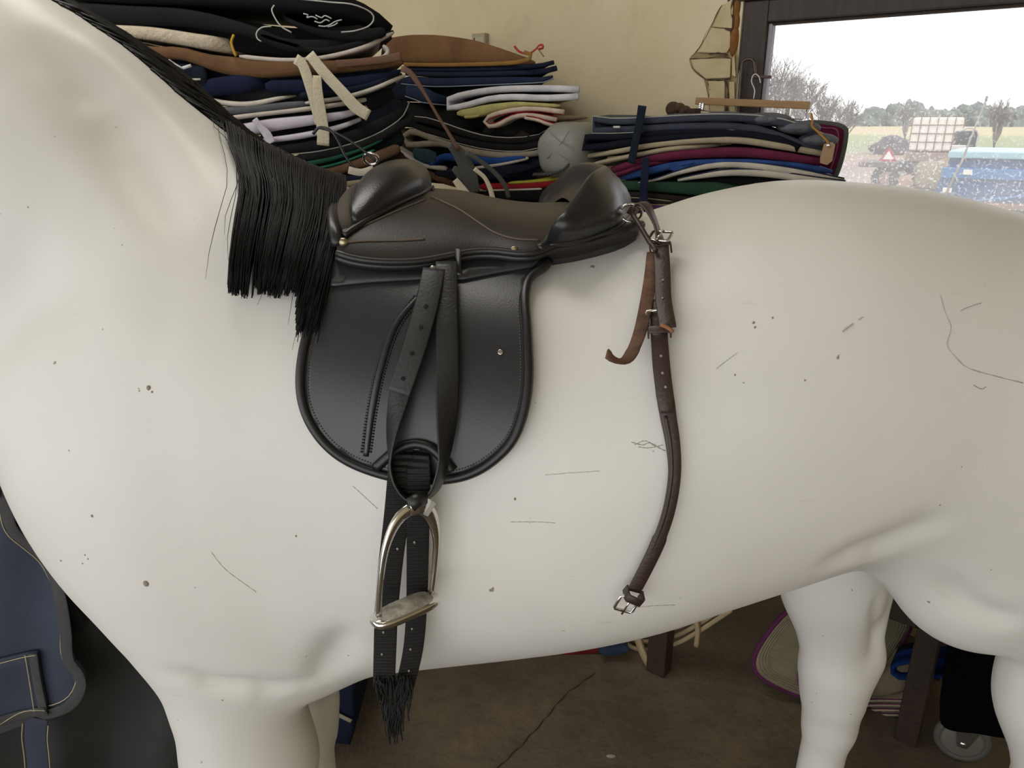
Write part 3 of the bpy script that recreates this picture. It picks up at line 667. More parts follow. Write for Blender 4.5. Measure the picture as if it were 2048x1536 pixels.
MB().add(*strip_vf(catmull([p for p, _ in bq], 40), resn(bn, 40), [.015] * 30 + [.0165] * 10, .003)).build('curled_strap', m_sue, cru)
band('lower_strap', [(1316, 600), (1319, 680), (1326, 760), (1336, 830), (1346, 890), (1349, 950), (1338, 1020), (1316, 1085), (1290, 1140), (1268, 1182)], [.012, .012, .012, .012, .012, .012, .013, .014, .016, .018], 70, [.019] * 25 + [.0185 - .0045 * min(1, i / 14) for i in range(30)] + [.0165] * 15, .004, m_brn, cru)
band('strap_lap', [(1318, 664), (1322, 730), (1329, 790), (1332, 826)], [.0165, .0165, .0165, .0165], 20, [.0185] * 16 + [.0175, .016, .014, .011], .0035, m_brn, cru)
q, nn = hide_path([(1331, 832), (1341, 890), (1343, 950), (1332, 1020), (1310, 1085), (1284, 1140)], [.0145] * 6, 40); MB().add(*tube_vf(q, .0022, 6)).build('raised_seam', m_brn, cru)
for (x, y, an, w_) in ((1321, 496, .15, .0125), (1319, 664, 0.05, .0125)): 
    a, n = hit(x, y, .019); r = Vector((math.cos(an), 0, -math.sin(an))); r = (r - n * r.dot(n)).normalized(); u = n.cross(r)
    lp = [a + r * (w_ * cx) + n * (.0065 * cy) for cx, cy in ((-1, -1), (-1, .6), (-.85, 1), (.85, 1), (1, .6), (1, -1))]
    MB().add(*strip_vf(lp, [(p - a).normalized() for p in lp], .0095, .002)).build('keeper', m_brn, cru)
buckle('buckle', 1309, 640, .0075, .013, .1, .017, cru, tongue=False)
buckle('buckle', 1253, 1208, .0115, .0115, -.35, .022, cru)
a, n = hit(1268, 1192, .021); r = Vector((math.cos(.5), 0, -math.sin(.5))); r = (r - n * r.dot(n)).normalized()
lp = [a + r * (.0105 * cx) + n * (.008 * cy) for cx, cy in ((-1, -1), (-1, .6), (-.85, 1), (.85, 1), (1, .6), (1, -1))]
MB().add(*strip_vf(lp, [(p - a).normalized() for p in lp], .011, .0025)).build('keeper', m_brn, cru)
for (x, y) in ((1326, 560), (1325, 596), (1327, 627)): a_, n_ = hit(x, y, .0195); MB().add(*cyl_vf(a_, n_, .0013, .0006, 8)).build('hole', mat('pale_hole', '8d7f76', .6), cru)
for (x, y) in ((1322, 712), (1325, 746), (1331, 774)): a_, n_ = hit(x, y, .0182); MB().add(*cyl_vf(a_, n_, .0016, .0006, 8)).build('hole', MATS['pale_hole'], cru)

# ------------------------------------------------------------------ mane
mane = MB(); crest = catmull([(60, -28, 0), (100, 2, 0), (200, 82, 0), (300, 150, 0), (400, 215, 0), (460, 256, 0), (540, 300, 0), (620, 350, 0), (690, 392, 0)], 200)
def crest_pt(px, lift=0): # highest point of the horse's middle at that column
    for y in range(-60, 600, 4):
        d = ray(px, y).normalized(); loc, *_ = HB.ray_cast(CAM, d)
        if loc is not None and loc.y < 1.2: return Vector((loc.x, loc.y, loc.z)), y
    return None, None
CT = {}
for px in range(20, 720, 10): CT[px] = crest_pt(px)
def crest_at(px):
    a = int(px // 10 * 10); a = min(max(a, 20), 700); p, y = CT[a]; p2, y2 = CT[min(a + 10, 710)]; t = (px - a) / 10
    return p.lerp(p2, t), y + (y2 - y) * t
for k in range(700):             # the neck part lies along the crest and over to the far side
    px = random.uniform(10, 470); p, y = crest_at(px); p2, _ = crest_at(min(px + random.uniform(60, 130), 560)); lf = random.uniform(.002, .015); b = random.uniform(.005, .024)
    sp_m = min(px + 130, 560) - px; pa, _ = crest_at(min(px + 25, 570)); pb, _ = crest_at(min(px + 55, 580)); lf *= .6
    q = [p + Vector((0, b - .004, .001)), pa + Vector((0, b + .004, lf * .7)), pb + Vector((0, b + .012, lf)), p2 + Vector((.01, .03 + b, lf - .008)), p2 + Vector((.05, .07 + b, -.04)), p2 + Vector((.08, .13 + b, -.15))]
    mane.add(*tube_vf(catmull(q, 10), random.uniform(.0013, .0024), 3))
def near_hair(r0, tip, r, wob, o0=.004, o1=.018):
    p, y = crest_at(r0); P = [p + Vector((-.015, .03, .002)), p + Vector((.004, -.002, .006 + random.random() * .008))]
    kx = 34 * max(0, 1 - (r0 - 450) / 200) + 4
    for t in (.06, .2, .36, .55, .78, 1.0):
        x_ = r0 + (tip[0] - r0) * t ** 1.25 + kx * math.sin(min(1, t * 1.6) * 3.14 * .8) * (1 - t * .3) + random.uniform(-wob, wob); y_ = y + 6 + (tip[1] - y - 6) * t
        h = hit(x_, y_, o0 + (o1 - o0) * math.sin(min(1, t * 1.3) * 1.6))
        if h[0] is not None: P.append(h[0])
    return tube_vf(catmull(P, 11), [r] * 9 + [r * .8, r * .4], 3)
for k in range(1700):
    a = random.random(); r0 = 450 + 238 * a; clump = math.floor(a * 22) / 22
    tx = 447 + 186 * (a * .4 + clump * .6) + random.uniform(-7, 7); ty = 582 + random.uniform(-22, 6) + (random.uniform(10, 95) if tx > 588 else 0) + 10 * math.sin(clump * 60)
    if 484 < tx < 504 and random.random() < .93: continue
    mane.add(*near_hair(r0, (tx, ty), random.uniform(.0009, .0017), 1.2, .004 + .008 * random.random(), .012 + .014 * random.random()))
for k in range(520):             # a dense under-layer
    a = random.random(); tx = 454 + 178 * a
    if 480 < tx < 508: continue
    mane.add(*near_hair(456 + 228 * a, (tx, random.uniform(520, 570)), .0032, .8, .003, .008))
for (r0, tp) in ((430, (392, 558)), (440, (440, 520)), (452, (432, 470)), (420, (470, 420)), (450, (455, 540)), (640, (580, 700)), (620, (572, 650)), (645, (598, 705)), (600, (510, 610))): mane.add(*near_hair(r0, tp, .00045, 3))
o = mane.build('mane', mat('black_horsehair', '060606', .5, spec=.22), horse); o['kind'] = 'stuff'

# knocks and scratches in the paint
m_scr = mat('grey_scratch', 'a9a59b', .8); sc_ = MB()
for P, r in (([(1880, 588), (1890, 625), (1902, 655), (1894, 690), (1912, 715), (1936, 736), (1990, 752), (2046, 766)], .0009), ([(1684, 664), (1694, 656), (1706, 648)], .002), ([(1716, 640), (1726, 634)], .001), ([(1262, 884), (1284, 890), (1300, 886), (1318, 896), (1330, 902)], .0009), ([(1268, 890), (1290, 882), (1312, 894)], .0008), ([(1276, 894), (1298, 896), (1326, 890)], .0008), ([(1920, 622), (1938, 614), (1962, 606)], .0009), ([(1200, 942), (1140, 946), (1090, 950)], .0005), ([(1432, 738), (1452, 722), (1474, 706)], .0006), ([(1245, 1220), (1290, 1213), (1350, 1210)], .0008), ([(1020, 1044), (1075, 1044), (1110, 1046)], .0006), ([(422, 1104), (452, 1140), (512, 1184)], .0005), ([(1946, 770), (1962, 778), (1972, 774)], .001), ([(705, 972), (725, 990), (755, 1018)], .0005)):
    q = [hit(v[0], v[1], .0003)[0] for v in catmull([(x, y, 0) for x, y in P], 26)]; sc_.add(*tube_vf(q, [r * (.15 + .6 * abs(math.sin(i * 2.3))) for i in range(26)], 4))
o = sc_.build('scratches', m_scr, horse); o['kind'] = 'stuff'
kn_ = MB()
for x, y, r in ((297, 776, .0026), (304, 784, .0012), (292, 1167, .0036), (184, 1032, .0016), (1507, 646, .0016), (1510, 655, .0013), (1545, 636, .0012), (1030, 998, .0014), (170, 1110, .001), (176, 1118, .001), (165, 1127, .001), (592, 1072, .0012), (1470, 750, .001), (1880, 1010, .001)):
    a_, n_ = hit(x, y, .0002); kn_.add(*ball_vf(a_, (r, r * .5, r * 1.3), 6))
o = kn_.build('paint_knocks', mat('knock_brown', '8a8172', .8), horse); o['kind'] = 'stuff'
# ------------------------------------------------------------------ stacks of saddle pads
FWD = Vector((0, CP, -SP))
class Plane:                      # an upright facade that a stack's front edges lie in; pads narrow by `back` towards the rear
    def __init__(s, kind, k, back=0): s.back = back; s.kind, s.k = kind, k; s.A = U if kind == 't' else Vector((1, 0, 0)); s.D = N if kind == 't' else Vector((0, 1, 0))
    def __call__(s, px, py): return on_t(px, py, s.k) if s.kind == 't' else on_y(px, py, s.k)
    def m(s, px, py): return (s(px, py) - CAM).dot(FWD) / F
def zoomer(x0, y0, k): return lambda P: [(x0 + x / k, y0 + y / k) for x, y in P]
z1 = zoomer(100, 0, 3.413); z2 = zoomer(600, 0, 3.413); z3 = zoomer(1100, 150, 3.413); zid = lambda P: P
def fab(c, v=.25, kind=None, bump=.25, bs=90, rough=.9): return mat('cloth_%s%s' % (c, kind or ''), c, rough, var=v, vscale=18, kind=kind, bump=bump, bscale=bs, spec=.2)
def slab(P3, th, pl, depth, curl=(0, 0), puff=1.1, n=24, back=None):
    """a soft slab: front edge along P3 in the facade, going `depth` back"""
    q = catmull(P3, n); v = []; f = []; T = th if hasattr(th, '__len__') else [th, th]
    tt = [float(np.interp(i / (n - 1), np.linspace(0, 1, len(T)), T)) for i in range(n)]
    dj = [0, .003, .010, .03, .10, depth * .6, depth - .02, depth]; hm = [.5, .85, 1, 1.02, puff, puff, .95, .5]; nj = 8; nr = []; fo = []
    sA_ = [p.dot(pl.A) for p in q]; a0, a1 = min(sA_), max(sA_); back = pl.back if back is None else back
    for i in range(n):
        rr_ = (sA_[i] - a0) / max(.05, a1 - a0); sh = -back * rr_
        t = (q[min(i + 1, n - 1)] - q[max(i - 1, 0)]).normalized(); nr.append(pl.D.cross(t).normalized()); u = i / (n - 1)
        fo.append(curl[0] * max(0, 1 - u * 4)**2 + curl[1] * max(0, u * 4 - 3)**2)
        e = 1.0 if 0 < i < n - 1 else .55
        for s in (1, -1):
            for j in (range(nj) if s == 1 else range(nj - 1, -1, -1)): v.append(q[i] + nr[i] * (s * tt[i] / 2 * hm[j] * e) + pl.D * (dj[j] + fo[i] * (1 - dj[j] / depth)) + pl.A * (sh * dj[j]))
    m = 2 * nj
    for i in range(n - 1):
        for k in range(m): f.append((i * m + k, i * m + (k + 1) % m, i * m + m + (k + 1) % m, i * m + m + k))
    f.append(tuple(range(m))[::-1]); f.append(tuple((n - 1) * m + k for k in range(m)))
    return (v, f), q, nr, fo, tt
def pad(name, label, cat, group, pl, zf, layers, depth, m, bind=None, pipe=None, curl=(0, 0), puff=1.1, pside=1, mats=None):
    root = empty(name, label, cat, group); outs = []
    for li, (P, th) in enumerate(layers):
        P = zf(P); P3 = [pl(x, y) for x, y in P]; sc = pl.m(*P[len(P) // 2]); T = [t * sc for t in th] if hasattr(th, '__len__') else th * sc
        vf, q, nr, fo, tt = slab(P3, T, pl, depth, curl, puff)
        nm = 'cloth_layer'; mm = mats[li] if mats else m
        o = MB().add(*vf).build(nm, mm, root)
        if bind and tt[len(tt) // 2] < .05:
            e = [q[i] + pl.D * (fo[i] + .0045) for i in range(len(q))]
            MB().add(*tube_vf(e, [t * .53 for t in tt], 10, flat=.75)).build('binding', bind, o)
        if pipe:
            e = [q[i] + nr[i] * (pside * tt[i] * .50) + pl.D * (fo[i] + .002) for i in range(len(q))]
            MB().add(*tube_vf(e, .0019, 6)).build('piping', pipe, o)
        outs.append((o, q))
    return root, outs
def strap(name, P, w, pl, off, m, parent, th=.0025, n=24, nrm=None):
    q = catmull([pl(x, y) - pl.D * off for x, y in P], n); sc = pl.m(*P[0]); W = [x * sc for x in (np.interp(np.linspace(0, 1, n), np.linspace(0, 1, len(w)), w) if hasattr(w, '__len__') else [w] * n)]
    return MB().add(*strip_vf(q, [nrm or -pl.D] * n, W, th)).build(name, m, parent)
white, cream, grey, navy, black = 'cfccd0', 'c3b9a5', '6d6f75', '1b2138', '161617'
G3 = 'saddle pads stacked on the right'; G2 = 'saddle pads in the middle stack'; G1 = 'saddle pads stacked on the left'
PR = Plane('t', 2.0, .42); PM = Plane('t', 2.02, .74); PL = Plane('y', 2.15, .2)
# --- right stack
r1, o1 = pad('saddle_pad', 'grey-navy quilted saddle pad with silver piping, topmost of the right stack', 'saddle pad', G3, PR, z3, [([(1862, 452), (1760, 395), (1600, 335), (1400, 300), (1150, 290), (900, 298), (650, 312), (420, 318), (300, 300), (255, 330), (262, 368), (320, 378), (600, 368), (900, 352), (1250, 352), (1450, 382), (1600, 445), (1740, 498), (1862, 510)], 12)], .42, fab('5a5d66', kind='quilt', bump=.8, bs=9), fab('3c404d'), fab('a9a9a2'), curl=(.05, .05), puff=1.5)
strap('strap', z3([(660, 210), (640, 330), (610, 470), (585, 600)]), [19, 17, 17, 18], PR, .025, fab('17202f', bump=.5, bs=300), r1); strap('strap', z3([(690, 560), (680, 700), (672, 800), (680, 900)]), [16, 17, 18, 20], PR, .03, fab('1a2038'), r1)
a_ = PR(1237, 254) - N * .012; MB().add(*box_vf(a_, U, N, Z, -.01, .012, -.001, .001, -.003, .003)).build('care_label', fab('d0cdc4'), r1)
# quilted dome of the top pad
for x, y, r in ((1335, 240, .05), (1425, 236, .052), (1512, 239, .05), (1576, 256, .042), (1616, 281, .036)):
    c = PR(x, y) + N * .075; MB().add(*ball_vf(c, (r * 1.25, .075, .018), 12)).build('quilt_panel', fab('686b74', kind='quilt', bump=.8, bs=9), r1)
pad('saddle_pad', 'plain dark navy saddle pad folded blunt, second in the right stack', 'saddle pad', G3, PR, z3, [([(1680, 505), (1500, 430), (1250, 398), (1000, 385), (750, 395), (500, 420), (260, 425), (200, 450), (205, 490), (300, 495), (600, 450), (900, 420), (1200, 408), (1450, 432), (1660, 500)], 13)], .42, fab('12162a'), fab('10131f'), curl=(.02, .02))
pad('saddle_pad', 'sand-beige saddle pad between navy and maroon ones in the right stack', 'saddle pad', G3, PR, z3, [([(190, 560), (450, 522), (700, 478), (1000, 448), (1300, 448), (1600, 495), (1858, 548)], [9, 10, 11, 12, 12, 10]), ([(225, 625), (420, 580), (600, 545), (800, 508), (1100, 480)], 10)], .42, fab('a0947c'), fab('a89c84'), curl=(.03, .05))
pad('saddle_pad', 'maroon saddle pad with a thick rolled edge in the right stack', 'saddle pad', G3, PR, z3, [([(400, 652), (560, 605), (760, 562), (1000, 538), (1300, 528), (1560, 555), (1800, 600)], [14, 15, 17, 19, 17, 14]), ([(420, 690), (520, 660), (650, 615), (800, 590)], 10)], .42, fab('5c1f38'), fab('66243f'), curl=(.02, .05))
pad('saddle_pad', 'bright blue saddle pad rumpled at its front in the right stack', 'saddle pad', G3, PR, z3, [([(440, 705), (620, 668), (820, 622), (1050, 596), (1350, 588), (1650, 615), (1880, 672)], [16, 16, 14, 8, 8, 12]), ([(760, 610), (850, 640), (950, 612), (1080, 590)], [6, 14, 8, 3])], .40, fab('2f4b86', .4), None, curl=(.03, .06))
pad('saddle_pad', 'pale stone-grey saddle pad with dark blue lining in the right stack', 'saddle pad', G3, PR, z3, [([(1950, 735), (1700, 668), (1400, 622), (1150, 612), (900, 660), (720, 715), (600, 735)], [11, 13, 13, 12, 8, 4]), ([(1960, 752), (1750, 712), (1450, 672), (1200, 668), (1000, 695), (870, 718)], [11, 13, 14, 12, 6])], .42, fab('b3ada0'), fab('bcb6a9'), fab('252b45'), curl=(.06, 0))
pad('saddle_pad', 'dark green saddle pad in the right stack above the horse rump', 'saddle pad', G3, PR, z3, [([(430, 752), (650, 762), (900, 775), (1150, 790), (1400, 815)], [18, 20, 24, 30, 14])], .42, fab('24402f'), None)
rB, _ = pad('saddle_pad', 'blackish brown saddle pad with rope-like pale piping in the right stack', 'saddle pad', G3, PR, z3, [([(440, 815), (650, 822), (900, 850), (1180, 870)], 12), ([(460, 850), (700, 868), (950, 872), (1200, 880)], 10)], .42, fab('241d1d'), None, fab('8f8a70'))
pad('saddle_pad', 'purple and navy striped saddle pad lowest in view of the right stack', 'saddle pad', G3, PR, z3, [([(620, 900), (800, 905), (1000, 892), (1200, 890)], 10), ([(600, 935), (850, 930), (1050, 915)], 7), ([(600, 965), (850, 960), (1000, 950)], 8)], .42, fab('3a2140'), None, mats=[fab('54305c'), fab('1c1830'), fab('6a4470')])
pad('saddle_pad', 'navy saddle pad low in the right stack behind the brown strap', 'saddle pad', G3, PR, z3, [([(560, 1000), (800, 995), (1050, 985), (1500, 980)], 22), ([(560, 1075), (900, 1070), (1500, 1065)], 22)], .42, fab('171c33'), None)
for k, (c, nm) in enumerate((('3b3d42', 'charcoal'), ('6e675a', 'khaki'), ('2a2440', 'dark violet'), ('403128', 'brown'))):
    pad('saddle_pad', nm + ' saddle pad at the bottom of the right stack on the table', 'saddle pad', G3, PR, zid, [([(1200, 480 + k * 26), (1400, 478 + k * 26), (1640, 488 + k * 30)], 22)], .42, fab(c), None)
# --- middle stack
pad('saddle_pad', 'rust-brown canvas saddle pad, topmost of the middle stack', 'saddle pad', G2, PM, z2, [([(560, 345), (760, 335), (960, 340), (1160, 355), (1350, 385), (1540, 425)], [48, 56, 56, 48, 34, 12])], .40, mat('brown_canvas', '7c5a37', .9, col2='5e4228', vscale=7, bump=.8, bscale=22), None, curl=(0, .05))
b_, _ = pad('saddle_pad', 'navy saddle pad with ochre rim right under the brown canvas one', 'saddle pad', G2, PM, z2, [([(700, 468), (950, 472), (1250, 468), (1450, 460), (1570, 440), (1625, 415)], [9, 10, 10, 10, 9, 8]), ([(720, 500), (950, 508), (1250, 505), (1480, 497), (1600, 478), (1645, 455)], 10)], .40, fab('1c2236'), fab('20263a'), None, curl=(0, .08))
strap('ochre_rim', z2([(720, 440), (950, 444), (1200, 440), (1450, 430), (1560, 408), (1600, 385), (1540, 358)]), 7, PM, .006, fab('96703d'), b_, th=.006)
pad('saddle_pad', 'slate blue saddle pad with white dashed stitching in the middle stack', 'saddle pad', G2, PM, z2, [([(690, 545), (900, 560), (1150, 555), (1400, 548), (1600, 540), (1650, 515)], [16, 18, 18, 16, 14, 9]), ([(720, 610), (850, 650), (960, 690)], [26, 30, 16])], .40, fab('26324c', .4), None, fab('8a93a3'), curl=(0, .06))
pad('saddle_pad', 'bright white saddle pad folded open towards the window in the middle stack', 'saddle pad', G2, PM, z2, [([(1850, 608), (1700, 602), (1500, 604), (1350, 610), (1180, 632), (1030, 668), (985, 705), (1010, 738), (1130, 718), (1290, 675), (1450, 662), (1650, 668), (1845, 658)], 11)], .40, fab('b9b8c0'), fab('d6d5da'), curl=(.04, .04))
pad('saddle_pad', 'pale lime saddle pad under the white one in the middle stack', 'saddle pad', G2, PM, z2, [([(1070, 775), (1200, 762), (1330, 735), (1500, 712), (1740, 722)], [14, 22, 14, 8, 7]), ([(1120, 800), (1210, 790), (1230, 760)], 7)], .40, fab('b5ae72', .3), None, curl=(0, .03))
pad('saddle_pad', 'cream saddle pad with red lining folded under the lime one', 'saddle pad', G2, PM, z2, [([(1760, 765), (1600, 742), (1450, 752), (1320, 782), (1255, 822), (1290, 862), (1350, 850), (1450, 800), (1560, 785), (1710, 815)], 9), ([(1500, 800), (1620, 820), (1710, 858)], 8)], .40, fab('c9b4a4'), fab('cdbaaa'), fab('8c2630'), curl=(.03, .03), pside=-1)
rr, _ = pad('saddle_pad', 'black quilted saddle pad with thin white piping in the middle stack', 'saddle pad', G2, PM, z2, [([(1640, 880), (1560, 945), (1420, 965), (1260, 950), (1100, 905), (930, 845), (810, 815), (760, 830), (800, 868), (950, 915), (1130, 968), (1330, 1005), (1520, 1005), (1650, 945)], 12)], .40, fab('1d1c1d', kind='quilt', bump=.8, bs=12), fab('191819'), fab('b9b7b2'), curl=(.08, .06))
c = PM(1010, 262) + N * .17 - U * .05; MB().add(*ball_vf(c, (.15, .15, .05), 14)).build('quilted_top', MATS['cloth_1d1c1dquilt'], rr)
pad('saddle_pad', 'khaki-grey felt saddle pad folded below the black quilted one', 'saddle pad', G2, PM, z2, [([(1700, 985), (1560, 1050), (1380, 1062), (1200, 1040), (1050, 1000), (920, 955), (800, 905), (725, 905), (700, 950), (740, 990), (820, 985), (960, 980), (1080, 1015)], [9, 11, 12, 12, 12, 12, 12, 12, 12])], .40, fab('8b8272'), fab('91887a'), None, curl=(.08, .0))
pad('saddle_pad', 'royal blue and teal saddle pad in the lower middle stack', 'saddle pad', G2, PM, z2, [([(770, 1040), (850, 1065), (930, 1085)], [24, 30, 22]), ([(880, 1125), (960, 1075), (1080, 1078), (1300, 1095), (1540, 1078)], [10, 16, 20, 16, 6])], .40, fab('24488c'), None, mats=[fab('2f4650'), fab('24488c')])
pad('saddle_pad', 'white saddle pad with a frayed edge in the lower middle stack', 'saddle pad', G2, PM, z2, [([(620, 1000), (720, 1060), (840, 1130), (1000, 1155)], [7, 8, 8, 10]), ([(1180, 1150), (1380, 1120), (1560, 1080)], 7)], .38, fab('bdb4ad'), None, None)
pad('saddle_pad', 'dark indigo saddle pad low in the middle stack behind the pommel', 'saddle pad', G2, PM, z2, [([(920, 1185), (1100, 1180), (1400, 1165), (1560, 1135), (1630, 1085)], [16, 22, 24, 20, 12]), ([(1000, 1215), (1250, 1210), (1500, 1185)], 12)], .40, fab('15162a'), None, curl=(0, .06))
pad('saddle_pad', 'brown knitted saddle pad low in the middle stack', 'saddle pad', G2, PM, z2, [([(540, 985), (680, 1060), (850, 1180), (1000, 1240), (1160, 1280)], [14, 18, 16, 14, 12])], .38, fab('5a4233', .4, bump=.8, bs=120), None)
pad('saddle_pad', 'red saddle pad with a lime green rim low in the middle stack', 'saddle pad', G2, PM, z2, [([(1220, 1275), (1450, 1275), (1640, 1262), (1800, 1240)], 14), ([(1420, 1250), (1620, 1238), (1800, 1215)], 6), ([(1300, 1300), (1450, 1296), (1650, 1290)], 5)], .38, fab('8e1b26'), None, mats=[fab('8e1b26'), fab('aaa23e'), fab('c4bfb6')])
pad('saddle_pad', 'black fleece saddle pad lowest in view behind the saddle seat', 'saddle pad', G2, PM, z2, [([(1250, 1345), (1450, 1335), (1700, 1325)], 26)], .38, fab('111113', bump=1, bs=200), None)
for k, (c, nm) in enumerate((('4a4038', 'umber'), ('31394a', 'steel blue'), ('77706a', 'ash grey'))):
    pad('saddle_pad', nm + ' saddle pad at the bottom of the middle stack on the table', 'saddle pad', G2, PM, zid, [([(780, 408 + k * 34), (950, 418 + k * 34), (1140, 426 + k * 34)], 30)], .40, fab(c), None)
# --- left stack
b1, _ = pad('saddle_pad', 'black saddle pad with white piping and silver embroidery, topmost of the left stack', 'saddle pad', G1, PL, zid, [([(90, -22), (250, -14), (420, -12), (600, -2), (700, 12), (772, 48)], [34, 34, 38, 42, 44, 24]), ([(772, 62), (700, 72), (630, 62), (575, 40), (553, 24), (548, 10)], [18, 22, 18, 14, 10, 8])], .42, fab('141416'), None, None, curl=(0, .10))
m_silver = mat('silver_thread', 'aeb0b2', .4, .3); m_pw = fab('b8b8b4')
q_ = [PL(x, y) + PL.D * d for x, y, d in ((600, 0, -.02), (660, 6, -.016), (706, 10, -.012), (738, 22, .006), (746, 36, .014), (735, 52, .01), (710, 62, -.004), (684, 65, -.008))]
MB().add(*tube_vf(catmull(q_, 30), .002, 6)).build('piping', m_pw, b1)
for P in ([(552, 12), (547, 22), (556, 42), (568, 56), (586, 66)], [(546, 54), (528, 56), (517, 66), (518, 78), (526, 84)]):
    MB().add(*tube_vf(catmull([PL(x, y) - PL.D * .014 for x, y in P], 16), .002, 6)).build('piping', m_pw, b1)
em = MB()
for P in ([(612, 30), (622, 33), (618, 38), (630, 36), (640, 41)], [(636, 33), (648, 38), (655, 34), (668, 40)], [(634, 45), (646, 48), (656, 42), (664, 45)], [(642, 54), (656, 55), (668, 50), (674, 46), (688, 42)], [(660, 56), (672, 53), (680, 48)]):
    em.add(*tube_vf(catmull([PL(x, y) - PL.D * .026 for x, y in P], 14), .0018, 4))
o = em.build('embroidery', m_silver, b1); o['kind'] = 'stuff'
pad('saddle_pad', 'thick plain black saddle pad second from the top of the left stack', 'saddle pad', G1, PL, zid, [([(130, 24), (260, 30), (380, 36), (500, 62), (570, 88), (660, 88), (740, 72), (776, 54)], [40, 36, 34, 30, 22, 22, 22, 12]), ([(522, 70), (560, 82), (640, 100), (720, 86), (772, 66)], 12)], .42, fab('1b1b1d'), None, curl=(0, .10))
cw_, _ = pad('saddle_pad', 'cream fleece-lined saddle pad with yellow whipstitch and hanging straps in the left stack', 'saddle pad', G1, PL, zid, [([(195, 57), (300, 66), (400, 82), (474, 93)], [18, 24, 26, 30]), ([(478, 112), (520, 117), (580, 120), (650, 114), (730, 92), (778, 58)], [9, 9, 9, 9, 9, 8])], .42, mat('cream_fleece', 'c4b7a2', .95, var=.2, vscale=20, bump=1, bscale=110), None, None, curl=(0, .08), mats=[mat('cream_fleece', 'c4b7a2'), fab('c9beb6')])
MB().add(*tube_vf(catmull([PL(x, y) - PL.D * .008 for x, y in ((470, 70), (465, 84), (468, 98), (474, 113))], 12), .0035, 6)).build('whipstitch', fab('c09a35'), cw_)
m_str = fab('c6bca6', .12, bump=.5, bs=250)
strap('strap', z1([(1690, 405), (1740, 450), (1790, 600), (1820, 720), (1850, 850)]), [20, 21, 20, 18, 17], PL, .02, m_str, cw_)
strap('strap', z1([(1845, 520), (1850, 640), (1870, 780), (1885, 900), (1885, 990)]), [16, 20, 22, 24, 25], PL, .035, m_str, cw_)
strap('strap', z1([(1790, 375), (1880, 490), (2000, 620), (2100, 730), (2190, 790)]), [20, 22, 22, 24, 22], PL, .03, m_str, cw_)
lb, _ = pad('saddle_pad', 'tan brown saddle pad with a leather tab under the cream one in the left stack', 'saddle pad', G1, PL, zid, [([(215, 84), (300, 104), (360, 106), (420, 124), (500, 136), (600, 134), (700, 132), (800, 124)], [24, 22, 24, 36, 34, 28, 20, 12]), ([(245, 112), (290, 122), (330, 122)], 16)], .42, mat('tan_brown_cloth', '70502f', .9, col2='5a3f26', vscale=10, bump=.5, bscale=60), None, curl=(0, .04))
strap('leather_tab', z2([(250, 440), (420, 425), (560, 410), (700, 385)]), [15, 13, 14, 16], PL, .012, mat('tab_leather', '5d3b24', .6, var=.2, vscale=20), lb)
pad('saddle_pad', 'white-rimmed saddle pad poking out at the right end of the left stack', 'saddle pad', G1, PL, zid, [([(700, 128), (745, 122), (770, 112), (776, 100), (766, 90)], [9, 10, 10, 9, 7])], .38, fab('b8b2aa'), None)
n4, _ = pad('saddle_pad', 'dark navy saddle pad with silver embroidered corner beside the mane', 'saddle pad', G1, PL, zid, [([(275, 142), (340, 150), (412, 158)], [36, 46, 52])], .42, fab('141a28'), None)
MB().add(*tube_vf(catmull([PL(x, y) - PL.D * .006 for x, y in ((366, 180), (370, 168), (384, 160), (403, 159))], 12), .0028, 6)).build('piping', fab('c8c3b6'), n4)
em = MB()
for P in ([(306, 136), (312, 128), (316, 137), (322, 129), (328, 140), (336, 132), (344, 144), (350, 138), (352, 150)], [(340, 120), (352, 128), (366, 136), (372, 138)], [(316, 132), (330, 134), (345, 138), (356, 140)]): em.add(*tube_vf(catmull([PL(x, y) - PL.D * .008 for x, y in P], 26), .0026, 4))
o = em.build('embroidery', m_silver, n4); o['kind'] = 'stuff'
MB().add(*box_vf(PL(377, 134) - PL.D * .01, Vector((.94, 0, .25)), PL.D, Vector((-.25, 0, .94)), -.012, .012, -.001, .001, -.004, .004)).build('care_label', fab('c9c9c4'), n4)
pad('saddle_pad', 'navy saddle pad with a rounded flap end in the left stack', 'saddle pad', G1, PL, zid, [([(372, 182), (440, 172), (500, 164), (534, 160)], [22, 34, 36, 22]), ([(530, 172), (620, 172), (700, 164), (770, 150), (800, 138)], [22, 26, 24, 18, 8])], .42, fab('171d38'), None, None, curl=(0, .04))
pad('saddle_pad', 'navy saddle pad with a broad white bound rim in the left stack', 'saddle pad', G1, PL, zid, [([(405, 196), (450, 206), (500, 208), (560, 196), (596, 188)], [8, 10, 11, 9, 3]), ([(600, 190), (690, 180), (750, 166), (798, 145)], [14, 14, 12, 8]), ([(610, 206), (690, 194), (760, 172), (805, 148)], [8, 9, 9, 8])], .42, fab('c9c2b8'), None, mats=[fab('c9c2b8'), fab('1a2032'), fab('c3bdb4')], curl=(0, .06))
pad('saddle_pad', 'mid-grey saddle pad with an off-white edge in the left stack', 'saddle pad', G1, PL, zid, [([(430, 222), (500, 218), (580, 210), (640, 203)], [14, 16, 14, 8]), ([(455, 236), (520, 228), (600, 219), (680, 208), (740, 196)], 9)], .42, fab('5e6064'), None, mats=[fab('5e6064'), fab('c4bab0')], curl=(0, .05))
